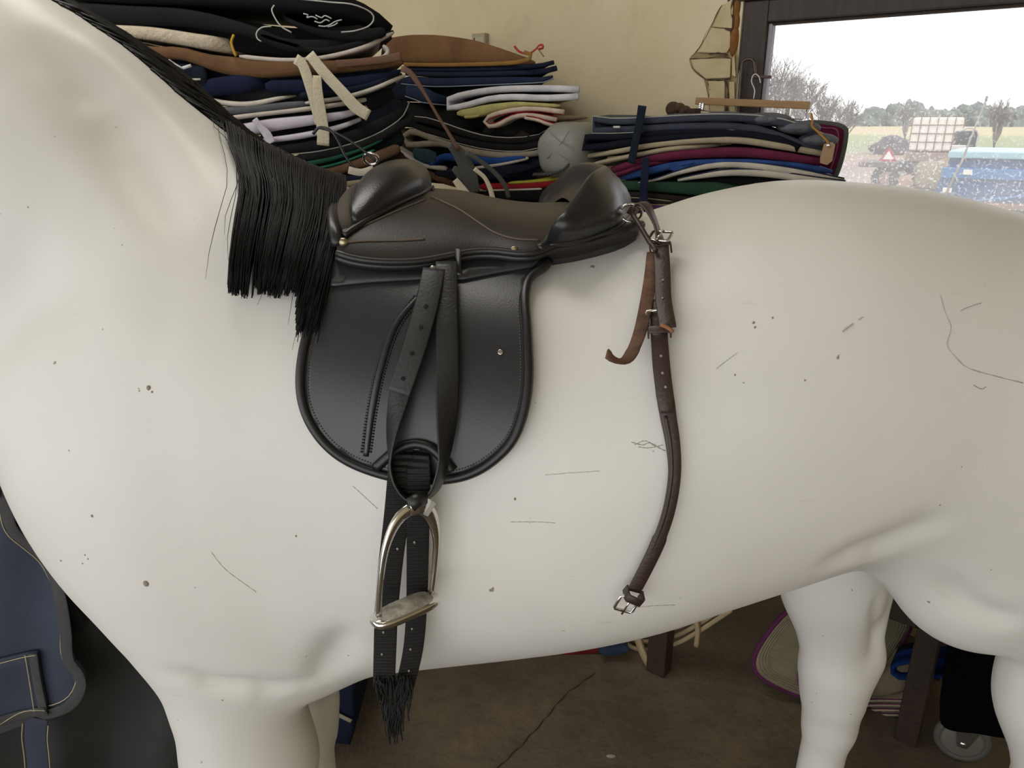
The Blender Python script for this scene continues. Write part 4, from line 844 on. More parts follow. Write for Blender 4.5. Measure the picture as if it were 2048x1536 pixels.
w8, _ = pad('saddle_pad', 'lavender-white saddle pad with a loop strap in the lower left stack', 'saddle pad', G1, PL, zid, [([(470, 262), (540, 250), (620, 240), (700, 226), (752, 202)], [22, 24, 20, 14, 8]), ([(520, 282), (600, 272), (680, 254), (734, 230)], [10, 12, 11, 8])], .42, fab('c2bcc8', .12), None, curl=(0, .08))
strap('loop_strap', [(512, 238), (522, 252), (536, 268), (546, 286)], [12, 12, 18, 16], PL, .012, fab('cbc5d0'), w8)
pad('saddle_pad', 'black saddle pad with a fine pale piping in the lower left stack', 'saddle pad', G1, PL, zid, [([(550, 302), (640, 290), (720, 268), (790, 232), (806, 200)], [18, 22, 24, 24, 14])], .42, fab('141417'), None, fab('8f8d88'), curl=(0, .06))
pad('saddle_pad', 'black wool saddle pad above the green one in the lower left stack', 'saddle pad', G1, PL, zid, [([(590, 318), (660, 306), (740, 282), (806, 246), (820, 225)], 18)], .42, fab('18191b', bump=.8, bs=150), None, curl=(0, .06))
pad('saddle_pad', 'bottle-green saddle pad in the lower left stack beside the pommel', 'saddle pad', G1, PL, zid, [([(600, 330), (660, 318), (720, 300), (765, 280)], [10, 10, 8, 5]), ([(610, 342), (680, 326), (750, 300)], 5)], .42, fab('1c4d3b'), None, mats=[fab('1c4d3b'), fab('22604a')])
pad('saddle_pad', 'brown and tan saddle pad low in the left stack beside the pommel', 'saddle pad', G1, PL, zid, [([(620, 352), (690, 336), (760, 312), (800, 296)], [14, 18, 22, 20]), ([(640, 368), (700, 358), (750, 350)], 14)], .42, fab('5b4433'), None, mats=[fab('5b4433'), fab('14182b')])
pad('saddle_pad', 'beige saddle pad lowest in view of the left stack above the mane', 'saddle pad', G1, PL, zid, [([(600, 378), (680, 368), (740, 362)], [16, 18, 14])], .42, fab('8f8068'), None)
for k, (c, nm) in enumerate((('2b2d33', 'graphite'), ('64594c', 'mud brown'), ('8a8a88', 'silver grey'), ('1d2a3c', 'ink blue'))):
    pad('saddle_pad', nm + ' saddle pad at the bottom of the left stack on the trunk', 'saddle pad', G1, PL, zid, [([(230, 402 + k * 30), (480, 398 + k * 30), (760, 402 + k * 30)], 29)], .42, fab(c), None)
for k, (c, nm) in enumerate((('3d4048', 'dark grey'), ('8d8474', 'oatmeal'), ('20243a', 'midnight blue'), ('6a6a6c', 'pewter'), ('514034', 'chestnut'), ('1b1b1d', 'jet black'))):
    pad('saddle_pad', nm + ' saddle pad behind the horse neck in the left stack', 'saddle pad', G1, PL, zid, [([(150 + k * 14, 110 + k * 46), (260, 130 + k * 42), (420 + k * 30, 214 + k * 30)], 26)], .42, fab(c), None) if k > 3 else None
yb, _ = pad('saddle_pad', 'black saddle pad with yellow whipstitch at the right end of the right stack', 'saddle pad', G3, Plane('t', 2.03, .42), zid, [([(1380, 372), (1500, 366), (1580, 372), (1668, 380)], 28)], .38, fab('17171a'), None)
for i in range(9):
    x = 1508 + i * 6.5; MB().add(*tube_vf([PR(x, 372 - i * .3) - N * .004, PR(x + 5, 366 - i * .3) - N * .004], .0022, 5)).build('stitch', fab('b5ad5a'), yb)
# pads that show only in the gaps between the others
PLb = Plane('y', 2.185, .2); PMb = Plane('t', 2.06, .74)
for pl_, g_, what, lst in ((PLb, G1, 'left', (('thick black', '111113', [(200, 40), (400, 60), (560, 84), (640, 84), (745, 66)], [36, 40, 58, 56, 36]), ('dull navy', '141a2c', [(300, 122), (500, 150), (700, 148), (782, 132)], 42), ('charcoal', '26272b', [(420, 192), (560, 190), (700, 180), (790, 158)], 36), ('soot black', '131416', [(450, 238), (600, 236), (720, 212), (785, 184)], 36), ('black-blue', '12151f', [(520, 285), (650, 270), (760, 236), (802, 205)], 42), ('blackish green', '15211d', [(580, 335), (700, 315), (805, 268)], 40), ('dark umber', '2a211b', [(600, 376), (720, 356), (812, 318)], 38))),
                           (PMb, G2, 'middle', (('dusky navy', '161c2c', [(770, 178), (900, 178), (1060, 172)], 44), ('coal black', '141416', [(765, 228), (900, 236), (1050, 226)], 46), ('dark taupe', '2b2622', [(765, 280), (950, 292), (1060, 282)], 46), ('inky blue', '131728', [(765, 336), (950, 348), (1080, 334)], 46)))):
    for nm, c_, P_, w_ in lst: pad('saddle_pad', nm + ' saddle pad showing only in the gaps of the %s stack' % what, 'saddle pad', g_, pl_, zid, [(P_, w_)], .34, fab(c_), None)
# --- grey padded bag between the stacks
bag = empty('padded_bag', 'silver-grey quilted bag with a chunky zip between the middle and right stacks', 'bag')
PB = Plane('t', 1.96); mb_ = mat('silver_grey_nylon', '8f8f89', .5, var=.15, vscale=8, bump=.5, bscale=26)
vv = []; ff = []; na, nb = 16, 28; c = PB(1103, 304) + N * .12
for i in range(na + 1):
    for j in range(nb):
        th = math.pi * i / na; ph = 2 * math.pi * j / nb; r = 1 + .045 * abs(math.sin(3.5 * th)) + .03 * abs(math.sin(2 * ph + th * 2))
        vv.append(c + U * (.092 * r * math.copysign(abs(math.sin(th) * math.cos(ph))**.75, math.cos(ph))) + N * (.11 * r * math.copysign(abs(math.sin(th) * math.sin(ph))**.75, math.sin(ph))) + Z * (.084 * r * math.copysign(abs(math.cos(th))**.8, math.cos(th))))
for i in range(na):
    for j in range(nb): ff.append((i * nb + j, i * nb + (j + 1) % nb, (i + 1) * nb + (j + 1) % nb, (i + 1) * nb + j))
MB().add(vv, ff).build('body', mb_, bag)
zq = catmull([PB(x, y) - N * .004 for x, y in z2([(1600, 1190), (1700, 1188), (1790, 1165), (1840, 1125)])], 40); zb = MB()
for i, p in enumerate(zq): zb.add(*box_vf(p + Z * (.002 if i % 2 else -.002), U, N, Z, -.0016, .0016, -.003, .003, -.003, .003))
o = zb.build('zip_teeth', mat('dark_zip', '4a4a48', .4), bag); o['kind'] = 'stuff'
for P in ([(1690, 890), (1760, 960), (1860, 1010)], [(1650, 960), (1740, 1040), (1850, 1100)], [(1830, 890), (1770, 980), (1680, 1080)]): MB().add(*tube_vf(catmull([PB(x, y) + N * .008 for x, y in z2(P)], 14), .0014, 5)).build('seam', mat('bag_seam', '83837e', .6), bag)
# --- straps that dangle before the stacks
PD = Plane('y', 1.95)
th_ = empty('leather_thong', 'narrow reddish brown leather thong dangling from the left stack towards the saddle seat', 'strap')
strap('thong', z2([(690, 470), (745, 490), (800, 560), (870, 670), (940, 790), (1010, 900), (1082, 1024)]), [12, 11, 7, 6, 6, 7, 9], PD, 0, mat('thong_leather', '5e3f2f', .55, var=.2, vscale=30), th_)
gs = empty('grey_strap', 'broad dark grey strap with a buckle tab hanging behind the saddle seat', 'strap')
m_gs = mat('dark_grey_strap', '3c3d38', .7, var=.2, vscale=20)
strap('strap', z2([(1020, 985), (1075, 1040), (1130, 1130), (1190, 1320)]), [16, 30, 34, 24], PD, -.01, m_gs, gs); strap('tab', z2([(1040, 1150), (1110, 1200), (1150, 1270)]), [10, 30, 20], PD, -.02, m_gs, gs)
strap('thin_strap', z2([(1130, 1040), (1230, 1100), (1330, 1180), (1400, 1270), (1425, 1350)]), [9, 9, 9, 10, 8], PD, 0, m_gs, gs); strap('elastic', z2([(1190, 1150), (1260, 1210), (1300, 1290), (1320, 1375)]), [8, 8, 9, 11], PD, .01, m_str, gs)
strap('elastic', z2([(1060, 1225), (1110, 1290), (1160, 1345)]), [12, 16, 14], PD, .01, m_str, gs)
# tie strings at the front ring of the saddle
for nm, P, r in (('tie_string', [(626, 268), (640, 254), (662, 262), (676, 282), (690, 312), (712, 340)], .0022), ('tie_string', [(640, 256), (668, 264), (700, 282), (725, 300), (752, 322)], .0018)):
    MB().add(*tube_vf(catmull([on_y(x, y, HY - .01) for x, y in P], 24), r, 6)).build(nm, m_edge, saddle)
rc = on_y(742, 318, HY); MB().add(*tube_vf([rc + Vector((math.cos(a) * .010, -.005 * math.sin(a), math.sin(a) * .008)) for a in [2 * math.pi * i / 20 for i in range(20)]], .0022, 6, closed=True)).build('saddle_ring', m_chrome, saddle)
MB().add(*strip_vf(catmull([on_y(x, y, HY - .02) for x, y in ((697, 340), (722, 345), (747, 338))], 8), [Vector((0, -1, .3))] * 8, .010, .002)).build('label', fab('b9b0a0'), saddle)
# ------------------------------------------------------------------ tables under the stacks
m_tab = mat('dark_stained_wood', '33241a', .6, var=.35, vscale=14, bump=.3, bscale=40, aniso=(1, 6, 6))
tb = empty('table', 'dark wooden table against the window wall under the stacks, mostly behind the horse', 'table')
zt_ = min(PR(1400, 600).z, 1.2); sA, sB = PM(770, 400).dot(U), PR(1690, 400).dot(U) + .12
def tbox(nm, s0, s1, t0, t1, z0, z1_, m, par, bv=.004): return bevel(MB().add(*box_vf(O0, U, N, Z, s0, s1, t0, t1, z0, z1_)).build(nm, m, par, smooth=False), bv)
zt_ = 1.20
tbox('tabletop', sA, sB, 1.80, 2.48, zt_ - .04, zt_, m_tab, tb)
lg = on_z(1322, 1335, 0)
for s_ in (sA + .06, lg.dot(U), on_z(1640, 1420, 0).dot(U)):
    tbox('leg', s_ - .032, s_ + .032, 1.79, 1.842, 0, zt_ - .04, m_tab, tb) if s_ < lg.dot(U) + .01 else tbox('leg', s_ - .02, s_ + .03, 1.90, 1.95, 0, zt_ - .04, m_tab, tb)
    tbox('leg', s_ - .035, s_ + .035, 2.40, 2.47, 0, zt_ - .04, m_tab, tb)
tbox('shelf', sA + .1, sB - .1, 2.2, 2.46, .62, .65, m_tab, tb)
tr = empty('trunk', 'dark wooden trunk carrying the left stack, hidden behind the horse neck', 'trunk')
zl = PL(480, 505).z - .01; bevel(MB().add(*box_vf(O0, Vector((1, 0, 0)), Vector((0, 1, 0)), Z, -1.35, -.30, 2.13, 2.62, 0, zl - .05)).build('case', m_tab, tr, smooth=False), .006); bevel(MB().add(*box_vf(O0, Vector((1, 0, 0)), Vector((0, 1, 0)), Z, -1.36, -.29, 2.12, 2.63, zl - .05, zl)).build('lid', m_tab, tr, smooth=False), .006)
# ------------------------------------------------------------------ window, broken plaster, hanger
m_wood = MATS['dark_old_wood']; m_lite = mat('grey_glazing_bead', '9a96a0', .5)
win = empty('window_1'); win['kind'] = 'structure'
zi = on_t(1530, 44, WT).z; si = on_t(1524, 130, WT).dot(U); zs2 = ZSILL + .09; se = S1 - (si - S0)
def wbox(nm, s0, s1, z0, z1, t0, t1, m, par=win, bv=.004): return bevel(MB().add(*box_vf(O0, U, N, Z, s0, s1, t0, t1, z0, z1)).build(nm, m, par, smooth=False), bv)
fr1 = wbox('stile', S0 + .002, si, ZSILL, ZTOP, WT + .005, WT + .075, m_wood); wbox('stile', se, S1 - .002, ZSILL, ZTOP, WT + .005, WT + .075, m_wood)
wbox('top_rail', si, se, zi, ZTOP - .002, WT + .005, WT + .075, m_wood); wbox('bottom_rail', si, se, ZSILL + .002, zs2, WT + .005, WT + .075, m_wood)
wbox('lintel_strip', S0 - .05, S1, ZTOP, ZTOP + .05, WT - .01, WT + .02, m_wood)
wbox('glazing_bead', si, si + .014, zs2, zi, WT + .02, WT + .05, m_lite); wbox('glazing_bead', si, se, zi - .008, zi, WT + .02, WT + .05, m_wood)
wbox('pane', si + .002, se, zs2, zi, WT + .046, WT + .05, m_glass(), bv=.0005)
wbox('sill', S0 - .03, S1 + .03, ZSILL - .03, ZSILL, WT - .06, WT + .03, m_wood)
def wp(px, py, o=0): return on_t(px, py, WT - o)
m_rod = mat('old_iron', '6c6258', .5, .8, var=.4, vscale=30)
MB().add(*tube_vf(catmull([wp(x, y, .02) for x, y in ((1474, 262), (1478, 200), (1483, 135), (1487, 122), (1500, 118), (1508, 124), (1510, 150))], 30), .0045, 8)).build('stay_rod', m_rod, win)
MB().add(*tube_vf([wp(1500, 154, .03), wp(1520, 154, .05), wp(1541, 154, .07)], .0045, 8)).build('peg', mat('rusty_peg', '5b4a48', .6), win)
MB().add(*tube_vf(catmull([wp(x, y, .012) for x, y in ((1470, 262), (1474, 200), (1479, 140))], 10), .003, 6)).build('stay_rod', mat('grey_wire', '9a9890', .4, .7), win)
fo_ = MB(); m_foam = mat('orange_brown_filler', '8a5a26', .8, col2='5f3d1d', vscale=20, bump=.6, bscale=50)
for (x, y, rx, rz, ty) in ((1475, 10, .012, .05, 0), (1473, 45, .012, .03, 0), (1470, 82, .018, .048, 0)): fo_ = MB().add(*ball_vf(wp(x, y, -.002), (rx, .012, rz), 10)).build('foam_filler', m_foam, win)
m_brick = mat('limewashed_brick', 'cfc19d', .85, col2='bfae88', vscale=14, bump=.6, bscale=60); m_gap = mat('dark_mortar_gap', '5a4836', .95, var=.4, vscale=20)
def poly_slab(P, o0, o1, name, m, parent, bv=0):
    n = len(P); v = [wp(x, y, o1) for x, y in P] + [wp(x, y, o0) for x, y in P]; f = [tuple(range(n)), tuple(range(n, 2 * n))[::-1]] + [(i, (i + 1) % n, (i + 1) % n + n, i + n) for i in range(n)]
    o = MB().add(v, f).build(name, m, parent, smooth=False)
    if bv: bevel(o, bv)
    return o
poly_slab([(1474, -6), (1440, 14), (1424, 48), (1402, 90), (1379, 118), (1384, 136), (1408, 158), (1416, 194), (1420, 240), (1474, 240), (1476, 120)], -.002, .0012, 'broken_patch', mat('old_mortar', 'a5946f', .95, col2='85734f', vscale=30, bump=.6, bscale=60), wall_back)
for P, r in (([(1444, 10), (1434, 26), (1424, 48), (1412, 66), (1402, 90), (1390, 106), (1379, 118), (1384, 136), (1398, 150), (1412, 160)], .0014), ([(1380, 118), (1420, 116), (1440, 112), (1462, 117)], .002), ([(1418, 108), (1436, 106), (1456, 110)], .003), ([(1416, 159), (1440, 160), (1460, 157)], .0035), ([(1449, 160), (1455, 176), (1456, 196), (1452, 230)], .004), ([(1466, 0), (1462, 24), (1468, 44), (1462, 60), (1450, 58)], .004), ([(1416, 166), (1420, 180), (1416, 194)], .0015)):
    MB().add(*tube_vf(catmull([wp(x, y, .010) for x, y in P], 30), [r * (.62 + .3 * math.sin(i * .55)) for i in range(30)], 5)).build('crack', m_gap, wall_back)
for P in ([(1466, -4), (1443, 14), (1427, 48), (1424, 54), (1464, 57), (1466, 20)], [(1460, 59), (1423, 55), (1404, 90), (1394, 105), (1418, 106), (1454, 106), (1462, 90)], [(1462, 117), (1460, 156), (1412, 158), (1388, 138), (1381, 119), (1420, 117)], [(1450, 162), (1416, 162), (1418, 192), (1421, 238), (1449, 238)], [(1469, 163), (1458, 164), (1459, 238), (1471, 238)], [(1469, 108), (1464, 118), (1464, 152), (1472, 154)]):
    poly_slab(P, .0, .011, 'brick', m_brick, wall_back, .003)
hg = empty('trouser_hanger', 'wooden trouser hanger with wire hook hanging on a peg before the window', 'hanger')
HT = .10; m_hw = mat('beech_wood', 'a9855a', .5, var=.2, vscale=10, aniso=(1, 1, 12))
a, b = wp(1392, 202, HT), wp(1620, 211, HT); dd = (b - a).normalized(); up_ = Z - dd * dd.z
MB().add(*tube_vf(catmull([wp(x, y, HT) for x, y in ((1507, 198), (1509, 180), (1503, 163), (1506, 151), (1512, 148), (1518, 154), (1521, 166))], 24), .0018, 6)).build('hook', mat('white_wire', 'cfcdc8', .35, .3), hg)
bevel(MB().add(*box_vf(a, dd, N, up_, 0, (b - a).length, -.007, .007, -.011, .011)).build('bar', m_hw, hg, smooth=False), .003)
MB().add(*tube_vf([wp(x, y, HT) for x, y in ((1398, 209), (1396, 219), (1404, 221), (1604, 239), (1612, 236), (1614, 214))], .0016, 6)).build('wire', mat('hanger_wire', '8d8a86', .3, .9), hg)
for x, y in ((1403, 213), (1577, 224)):
    c = wp(x, y, HT + .006); cl_ = MB().add(*box_vf(c, dd, N, up_, -.008, .008, -.006, .006, -.012, .012)).build('clip', m_chrome, hg, smooth=False); bevel(cl_, .002)
    MB().add(*tube_vf(catmull([c + dd * (.004 * math.sin(i * 1.57)) + up_ * (-.010 + i * .0014) - N * .008 for i in range(15)], 40), .0012, 5)).build('spring', m_chrome, cl_)
sk = empty('wall_socket', 'small cream socket box on the plaster behind the brown canvas pad', 'socket')
c = on_t(961, 78, WT - .012); bevel(MB().add(*box_vf(c, U, N, Z, -.034, .034, -.014, .012, -.04, .02)).build('box', mat('cream_plastic', 'a79e84', .5), sk, smooth=False), .003)
MB().add(*box_vf(c, U, N, Z, -.026, .030, -.016, -.013, -.03, .006)).build('cover', mat('pale_plastic', 'b9b19a', .45), sk, smooth=False)
MB().add(*box_vf(c, U, N, Z, -.022, -.016, -.0175, -.0155, -.02, .004)).build('slot', mat('dark_slot', '3a342b', .6), sk, smooth=False)
rb = empty('red_ribbon', 'curled red ribbon lying on the end of the brown canvas pad', 'ribbon')
MB().add(*tube_vf(catmull([PM(x, y) + N * .1 for x, y in z2([(1330, 300), (1370, 340), (1430, 352), (1480, 320), (1500, 295), (1525, 292), (1528, 312), (1500, 320)])], 30), .004, 6, flat=.4)).build('ribbon', mat('red_ribbon', 'a8202a', .5), rb)
MB().add(*tube_vf([PM(x, y) + N * .1 for x, y in z2([(1490, 315), (1515, 345), (1535, 372)])], .0022, 5)).build('cord', mat('tan_cord', '9a7b4e', .8), rb)
br = empty('brown_brush', 'worn brown brush block lying on the far side of the right stack', 'brush')
bk = MB()
for x, y, rx, rz in ((1268, 216, .022, .022), (1280, 214, .02, .016), (1292, 220, .02, .016)): bk.add(*ball_vf(PR(x, y) + N * .24, (rx, .03, rz), 9))
o = bk.build('block', mat('rough_brown', '58432f', .9, col2='3c2c1f', vscale=40, bump=.8, bscale=80), br)
MB().add(*box_vf(PR(1312, 218) + N * .24, U, N, Z, -.02, .014, -.02, .02, -.022, .004)).build('bristles', mat('dark_bristle', '3a2a24', .9), br, smooth=False)
mp = empty('maroon_pad', 'maroon saddle pad with grey binding standing upright against the window', 'saddle pad')
PW = Plane('t', 2.36)
def plane_hit(P): return lambda x, y, h=0: (P(x, y) - P.D * h, -P.D)
ol = [(1560, 262), (1610, 248), (1660, 250), (1684, 256), (1689, 266), (1682, 310), (1668, 352), (1650, 420), (1640, 545), (1560, 545)]
MB().add(*sheet_vf(smooth_loop(ol, 10), .012, .024, 14, plane_hit(PW))).build('cloth', fab('5a1536', .2), mp)
MB().add(*tube_vf(catmull([PW(x, y) for x, y in ((1560, 262), (1610, 247), (1660, 249), (1685, 255), (1691, 266), (1684, 310), (1670, 352), (1642, 400))], 40), .009, 8)).build('binding', fab('5a5d58'), mp)
MB().add(*tube_vf(catmull([PW(x, y) - N * .013 for x, y in ((1610, 254), (1655, 256), (1678, 262), (1676, 300), (1660, 350))], 30), .0025, 6)).build('piping', fab('8a4a66'), mp)
tg = empty('hang_tag', 'tan card tag on an orange cord dangling from the right stack', 'tag')
PT = Plane('t', 1.97)
tgp = [PT(x, y) for x, y in ((1648, 288), (1664, 284), (1670, 290), (1664, 322), (1654, 330), (1640, 326), (1640, 316))]
v = tgp + [p + N * .002 for p in tgp]; n = len(tgp); MB().add(v, [tuple(range(n)), tuple(range(n, 2 * n))[::-1]] + [(i, (i + 1) % n, (i + 1) % n + n, i + n) for i in range(n)]).build('card', mat('tan_card', '9b7c5c', .6), tg, smooth=False)
MB().add(*tube_vf(catmull([PT(x, y) for x, y in ((1622, 226), (1625, 240), (1624, 252), (1636, 264), (1652, 280), (1658, 288))], 20), .0028, 6)).build('cord', mat('orange_cord', 'a9782c', .7), tg)
MB().add(*cyl_vf(PT(1657, 291) - N * .003, -N, .004, .002)).build('eyelet', m_chrome, tg)

# ------------------------------------------------------------------ rugs at the lower left
rug = empty('horse_rug', 'navy canvas horse rug with grey binding and pale stitching hanging at the left', 'horse rug')
RK = Plane('y', 1.42); m_nv = mat('navy_canvas', '303748', .75, var=.3, vscale=4, bump=.4, bscale=350); m_gb = fab('4c4c4c', bump=.5, bs=400); m_ys = mat('pale_yellow_thread', 'b3a880', .7)
def wavy(P, amp): return lambda x, y, h=0: (P(x, y) + Vector((0, amp * (math.sin(x * .035 + y * .004) + .6 * math.sin(x * .017 + 2 + y * .01)) - h, 0)), Vector((0, -1, 0)))
wv = wavy(RK, .010)
ro = [(-460, 775), (-100, 772), (56, 775), (44, 900), (24, 985), (34, 1050), (66, 1092), (98, 1130), (128, 1190), (146, 1250), (152, 1300), (172, 1330), (178, 1362), (160, 1400), (120, 1424), (60, 1444), (0, 1460), (-200, 1480), (-460, 1490)]
MB().add(*sheet_vf(smooth_loop(ro, 14), .004, .008, 18, wv)).build('cloth', m_nv, rug)
def along(P, o, n, h): q = catmull([(x, y, 0) for x, y in P], n); return [h(p[0], p[1], o)[0] for p in q]
edge = [(2, 890), (20, 985), (32, 1052), (64, 1096), (94, 1134), (124, 1192), (140, 1250), (146, 1304), (166, 1334), (170, 1362), (154, 1394), (116, 1416), (60, 1434), (0, 1449), (-130, 1464), (-440, 1478)]
bp_ = along(edge, .008, 90, wv); MB().add(*strip_vf(bp_, [Vector((0, -1, 0))] * 90, .026, .004)).build('binding', m_gb, rug)
MB().add(*tube_vf(along([(x - 14 if y < 1330 else x - 8, y - (0 if y < 1330 else 13)) for x, y in edge], .0075, 90, wv), .0012, 5)).build('edge_stitching', m_ys, rug)
MB().add(*sheet_vf(dense([(-60, 1318), (78, 1298), (86, 1340), (104, 1412), (40, 1432), (-60, 1450)], 16), .016, .008, 20, wv)).build('pocket', m_nv, rug)
MB().add(*strip_vf(along([(72, 1300), (80, 1345), (94, 1400), (96, 1412)], .019, 16, wv), [Vector((0, -1, 0))] * 16, .020, .003)).build('pocket_binding', m_gb, rug)
MB().add(*strip_vf(along([(-60, 1440), (0, 1428), (50, 1420), (104, 1408)], .020, 16, wv), [Vector((0, -1, 0))] * 16, .024, .003)).build('pocket_binding', m_gb, rug)
for P in ([(58, 1302), (66, 1345), (78, 1412)], [(-60, 1428), (0, 1436), (50, 1414), (102, 1406)], [(-60, 1322), (0, 1314), (78, 1302)]): MB().add(*tube_vf(along(P, .0215, 16, wv), .0011, 5)).build('pocket_stitching', m_ys, rug)
sp_ = along([(78, 1430), (76, 1470), (80, 1510), (84, 1560), (86, 1610)], .012, 20, wv); MB().add(*strip_vf(sp_, [Vector((0, -1, 0))] * 20, .052, .003)).build('leg_strap', m_nv, rug)
for dx in (-27, 27): MB().add(*tube_vf(along([(78 + dx, 1440), (76 + dx, 1470), (80 + dx, 1510), (84 + dx, 1600)], .0142, 16, wv), .0012, 5)).build('strap_stitching', m_ys, rug)
MB().add(*sheet_vf(smooth_loop([(-20, 920), (6, 925), (14, 960), (16, 985), (2, 976), (-20, 960)], 8), .018, .004, 10, wv)).build('patch', fab('8b8a7a'), rug)
gap_shade = MB().add(*sheet_vf(smooth_loop([(10, 960), (60, 1000), (120, 1100), (150, 1200), (170, 1260), (110, 1240), (60, 1120), (24, 1040)], 14), 0, .004, 18, wavy(Plane('y', 1.455), .004))).build('lining', mat('black_backing', '0e0e10', .9), rug)  # black sheet that paints in the shadow of the gap behind the rug
rg2 = empty('grey_rug', 'dark charcoal rug draped to the floor behind the horse chest', 'horse rug')
R2 = Plane('y', 1.52)
MB().add(*sheet_vf(smooth_loop([(-460, 1200), (0, 1160), (140, 1160), (260, 1150), (365, 1180), (384, 1350), (392, 1500), (380, 1575), (200, 1578), (-460, 1574)], 16), .004, .012, 22, wavy(R2, .022))).build('cloth', mat('charcoal_canvas', '30312f', .85, var=.3, vscale=5, bump=.4, bscale=300), rg2)
MB().add(*sheet_vf(smooth_loop([(270, 1180), (368, 1200), (378, 1380), (395, 1560), (330, 1560), (300, 1400)], 16), .004, .01, 22, wavy(Plane('y', 1.56), .015))).build('lining', MATS['black_backing'], rg2)
rack = empty('rug_rack', 'wooden rail carrying the rugs, hidden behind the horse neck', 'rack')
bevel(MB().add(*box_vf(O0, Vector((1, 0, 0)), Vector((0, 1, 0)), Z, -1.75, -.52, 1.455, 1.50, 1.08, 1.14)).build('rail', m_tab, rack, smooth=False), .004)
for x in (-1.70, -.60): bevel(MB().add(*box_vf(O0, Vector((1, 0, 0)), Vector((0, 1, 0)), Z, x - .03, x + .03, 1.56, 1.61, 0, 1.14)).build('post', m_tab, rack, smooth=False), .004)
nb_ = Plane('y', 1.58)
fb, _ = pad('folded_rug', 'folded navy rug with a cream tape on the floor behind the forelegs', 'horse rug', None, nb_, zid, [([(560, 1440), (630, 1436), (708, 1442)], 138)], .35, fab('141b30'), None)
strap('tape', [(640, 1402), (668, 1420), (704, 1438)], 9, nb_, .008, fab('8f8a74'), fb)

# ------------------------------------------------------------------ under and beside the table
bn_ = empty('bench', 'low dark wooden bench with a stout square leg behind the hind legs', 'bench')
bl_ = on_z(1800, 1484, 0); bs, bt = bl_.dot(U), bl_.dot(N); bz = .475
bl2 = on_z(1672, 1426, 0).dot(U)
tbox('leg', bs - .018, bs + .040, bt, bt + .06, 0, bz - .03, m_tab, bn_); tbox('leg', bl2, bl2 + .05, bt, bt + .05, 0, bz - .03, m_tab, bn_); tbox('leg', bs - .018, bs + .040, bt + .34, bt + .41, 0, bz - .03, m_tab, bn_)
tbox('seat_board', bl2 - .03, bs + .075, bt - .03, bt + .44, bz - .03, bz, m_tab, bn_); tbox('apron', bl2 + .05, bs - .018, bt + .01, bt + .035, bz - .11, bz - .03, m_tab, bn_); tbox('leg', bl2, bl2 + .06, bt + .34, bt + .41, 0, bz - .03, m_tab, bn_)
PBn = Plane('t', bt - .01)
pad('rimmed_pad', 'dark pad with a pale grey-green rim folded on top of the bench', 'saddle pad', None, Plane('t', bt + .02), zid, [([(1880, 1098), (1830, 1094), (1808, 1100), (1810, 1116), (1822, 1127), (1860, 1134), (1910, 1144)], 9)], .30, fab('565a52'), fab('838a78'))
mt = empty('quilted_mat', 'beige quilted pad with purple binding leaning under the bench', 'saddle pad'); m_q = mat('beige_quilt', '807761', .9, var=.2, vscale=6, bump=.8, bscale=24, aniso=(2, 2, 9)); m_pu = fab('5a2a4c', bump=.4)
def lean(x, y, h=0): return on_y(x, y, 1.795 + (1400 - y) / 200 * .12 - h), Vector((0, -1, .3)).normalized()
mo = smooth_loop([(1625, 1195), (1570, 1228), (1528, 1278), (1509, 1316), (1514, 1345), (1545, 1368), (1600, 1392), (1650, 1408), (1710, 1392), (1762, 1342), (1800, 1290), (1822, 1236), (1780, 1198), (1700, 1190)], 9)
MB().add(*sheet_vf(mo, .006, .016, 14, lean)).build('cloth', m_q, mt)
MB().add(*tube_vf([lean(x, y)[0] for x, y in mo], .0085, 8, closed=True)).build('binding', m_pu, mt)
for d in (9, 15, 21, 27): MB().add(*tube_vf([lean(x + (1665 - x) * d / 160, y + (1290 - y) * d / 160, .0075)[0] for x, y in mo], .0012, 4, closed=True)).build('quilt_line', mat('quilt_line', '8f866e', .9), mt)
co_ = [lean(x, y, .02)[0] for x, y in ((1640, 1325), (1612, 1332), (1600, 1352), (1606, 1378), (1640, 1398))]; MB().add(*tube_vf(catmull(co_, 20), .008, 8)).build('rolled_edge', fab('7d3a68'), mt)
for k, (c, nm) in enumerate((('6b2757', 'topmost'), ('7d3a66', 'second'), ('61224f', 'third'), ('5b1f4a', 'lowest'))):
    pad('striped_pad', 'purple-edged cream pad, %s of the small pile under the bench' % nm, 'saddle pad', 'purple-edged pads under the bench', Plane('t', bt + .08), zid, [([(1700, 1404 + k * 9.5), (1760, 1402 + k * 9.5), (1830, 1404 + k * 9.5)], 6.5)], .22, fab('a59784'), fab(c))
pad('beige_pad', 'crumpled beige pad standing behind the bench leg on the purple-edged pile', 'saddle pad', None, Plane('t', bt + .10), zid, [([(1745, 1392), (1775, 1372), (1810, 1350), (1830, 1330)], [14, 44, 60, 30])], .12, fab('857a63', .3, bump=.8), None)
pad('blue_halter', 'bright blue folded webbing halter under the bench', 'halter', None, Plane('t', bt + .075), zid, [([(1960, 1322), (1880, 1322), (1815, 1326), (1786, 1334), (1784, 1348), (1800, 1358), (1880, 1354), (1960, 1350)], 9)], .06, fab('102e68'), None)
pk = empty('pink_rimmed_pad', 'grey pad with a pink rim hanging at the right end of the bench', 'saddle pad'); PK = Plane('t', bt + .14)
MB().add(*sheet_vf(smooth_loop([(1880, 1190), (1868, 1225), (1876, 1252), (1900, 1282), (1960, 1300), (1980, 1220)], 8), .006, .014, 12, plane_hit(PK))).build('cloth', mat('grey_ridged', '6f6870', .9, var=.3, vscale=20, bump=.8, bscale=40, aniso=(9, 9, 1)), pk)
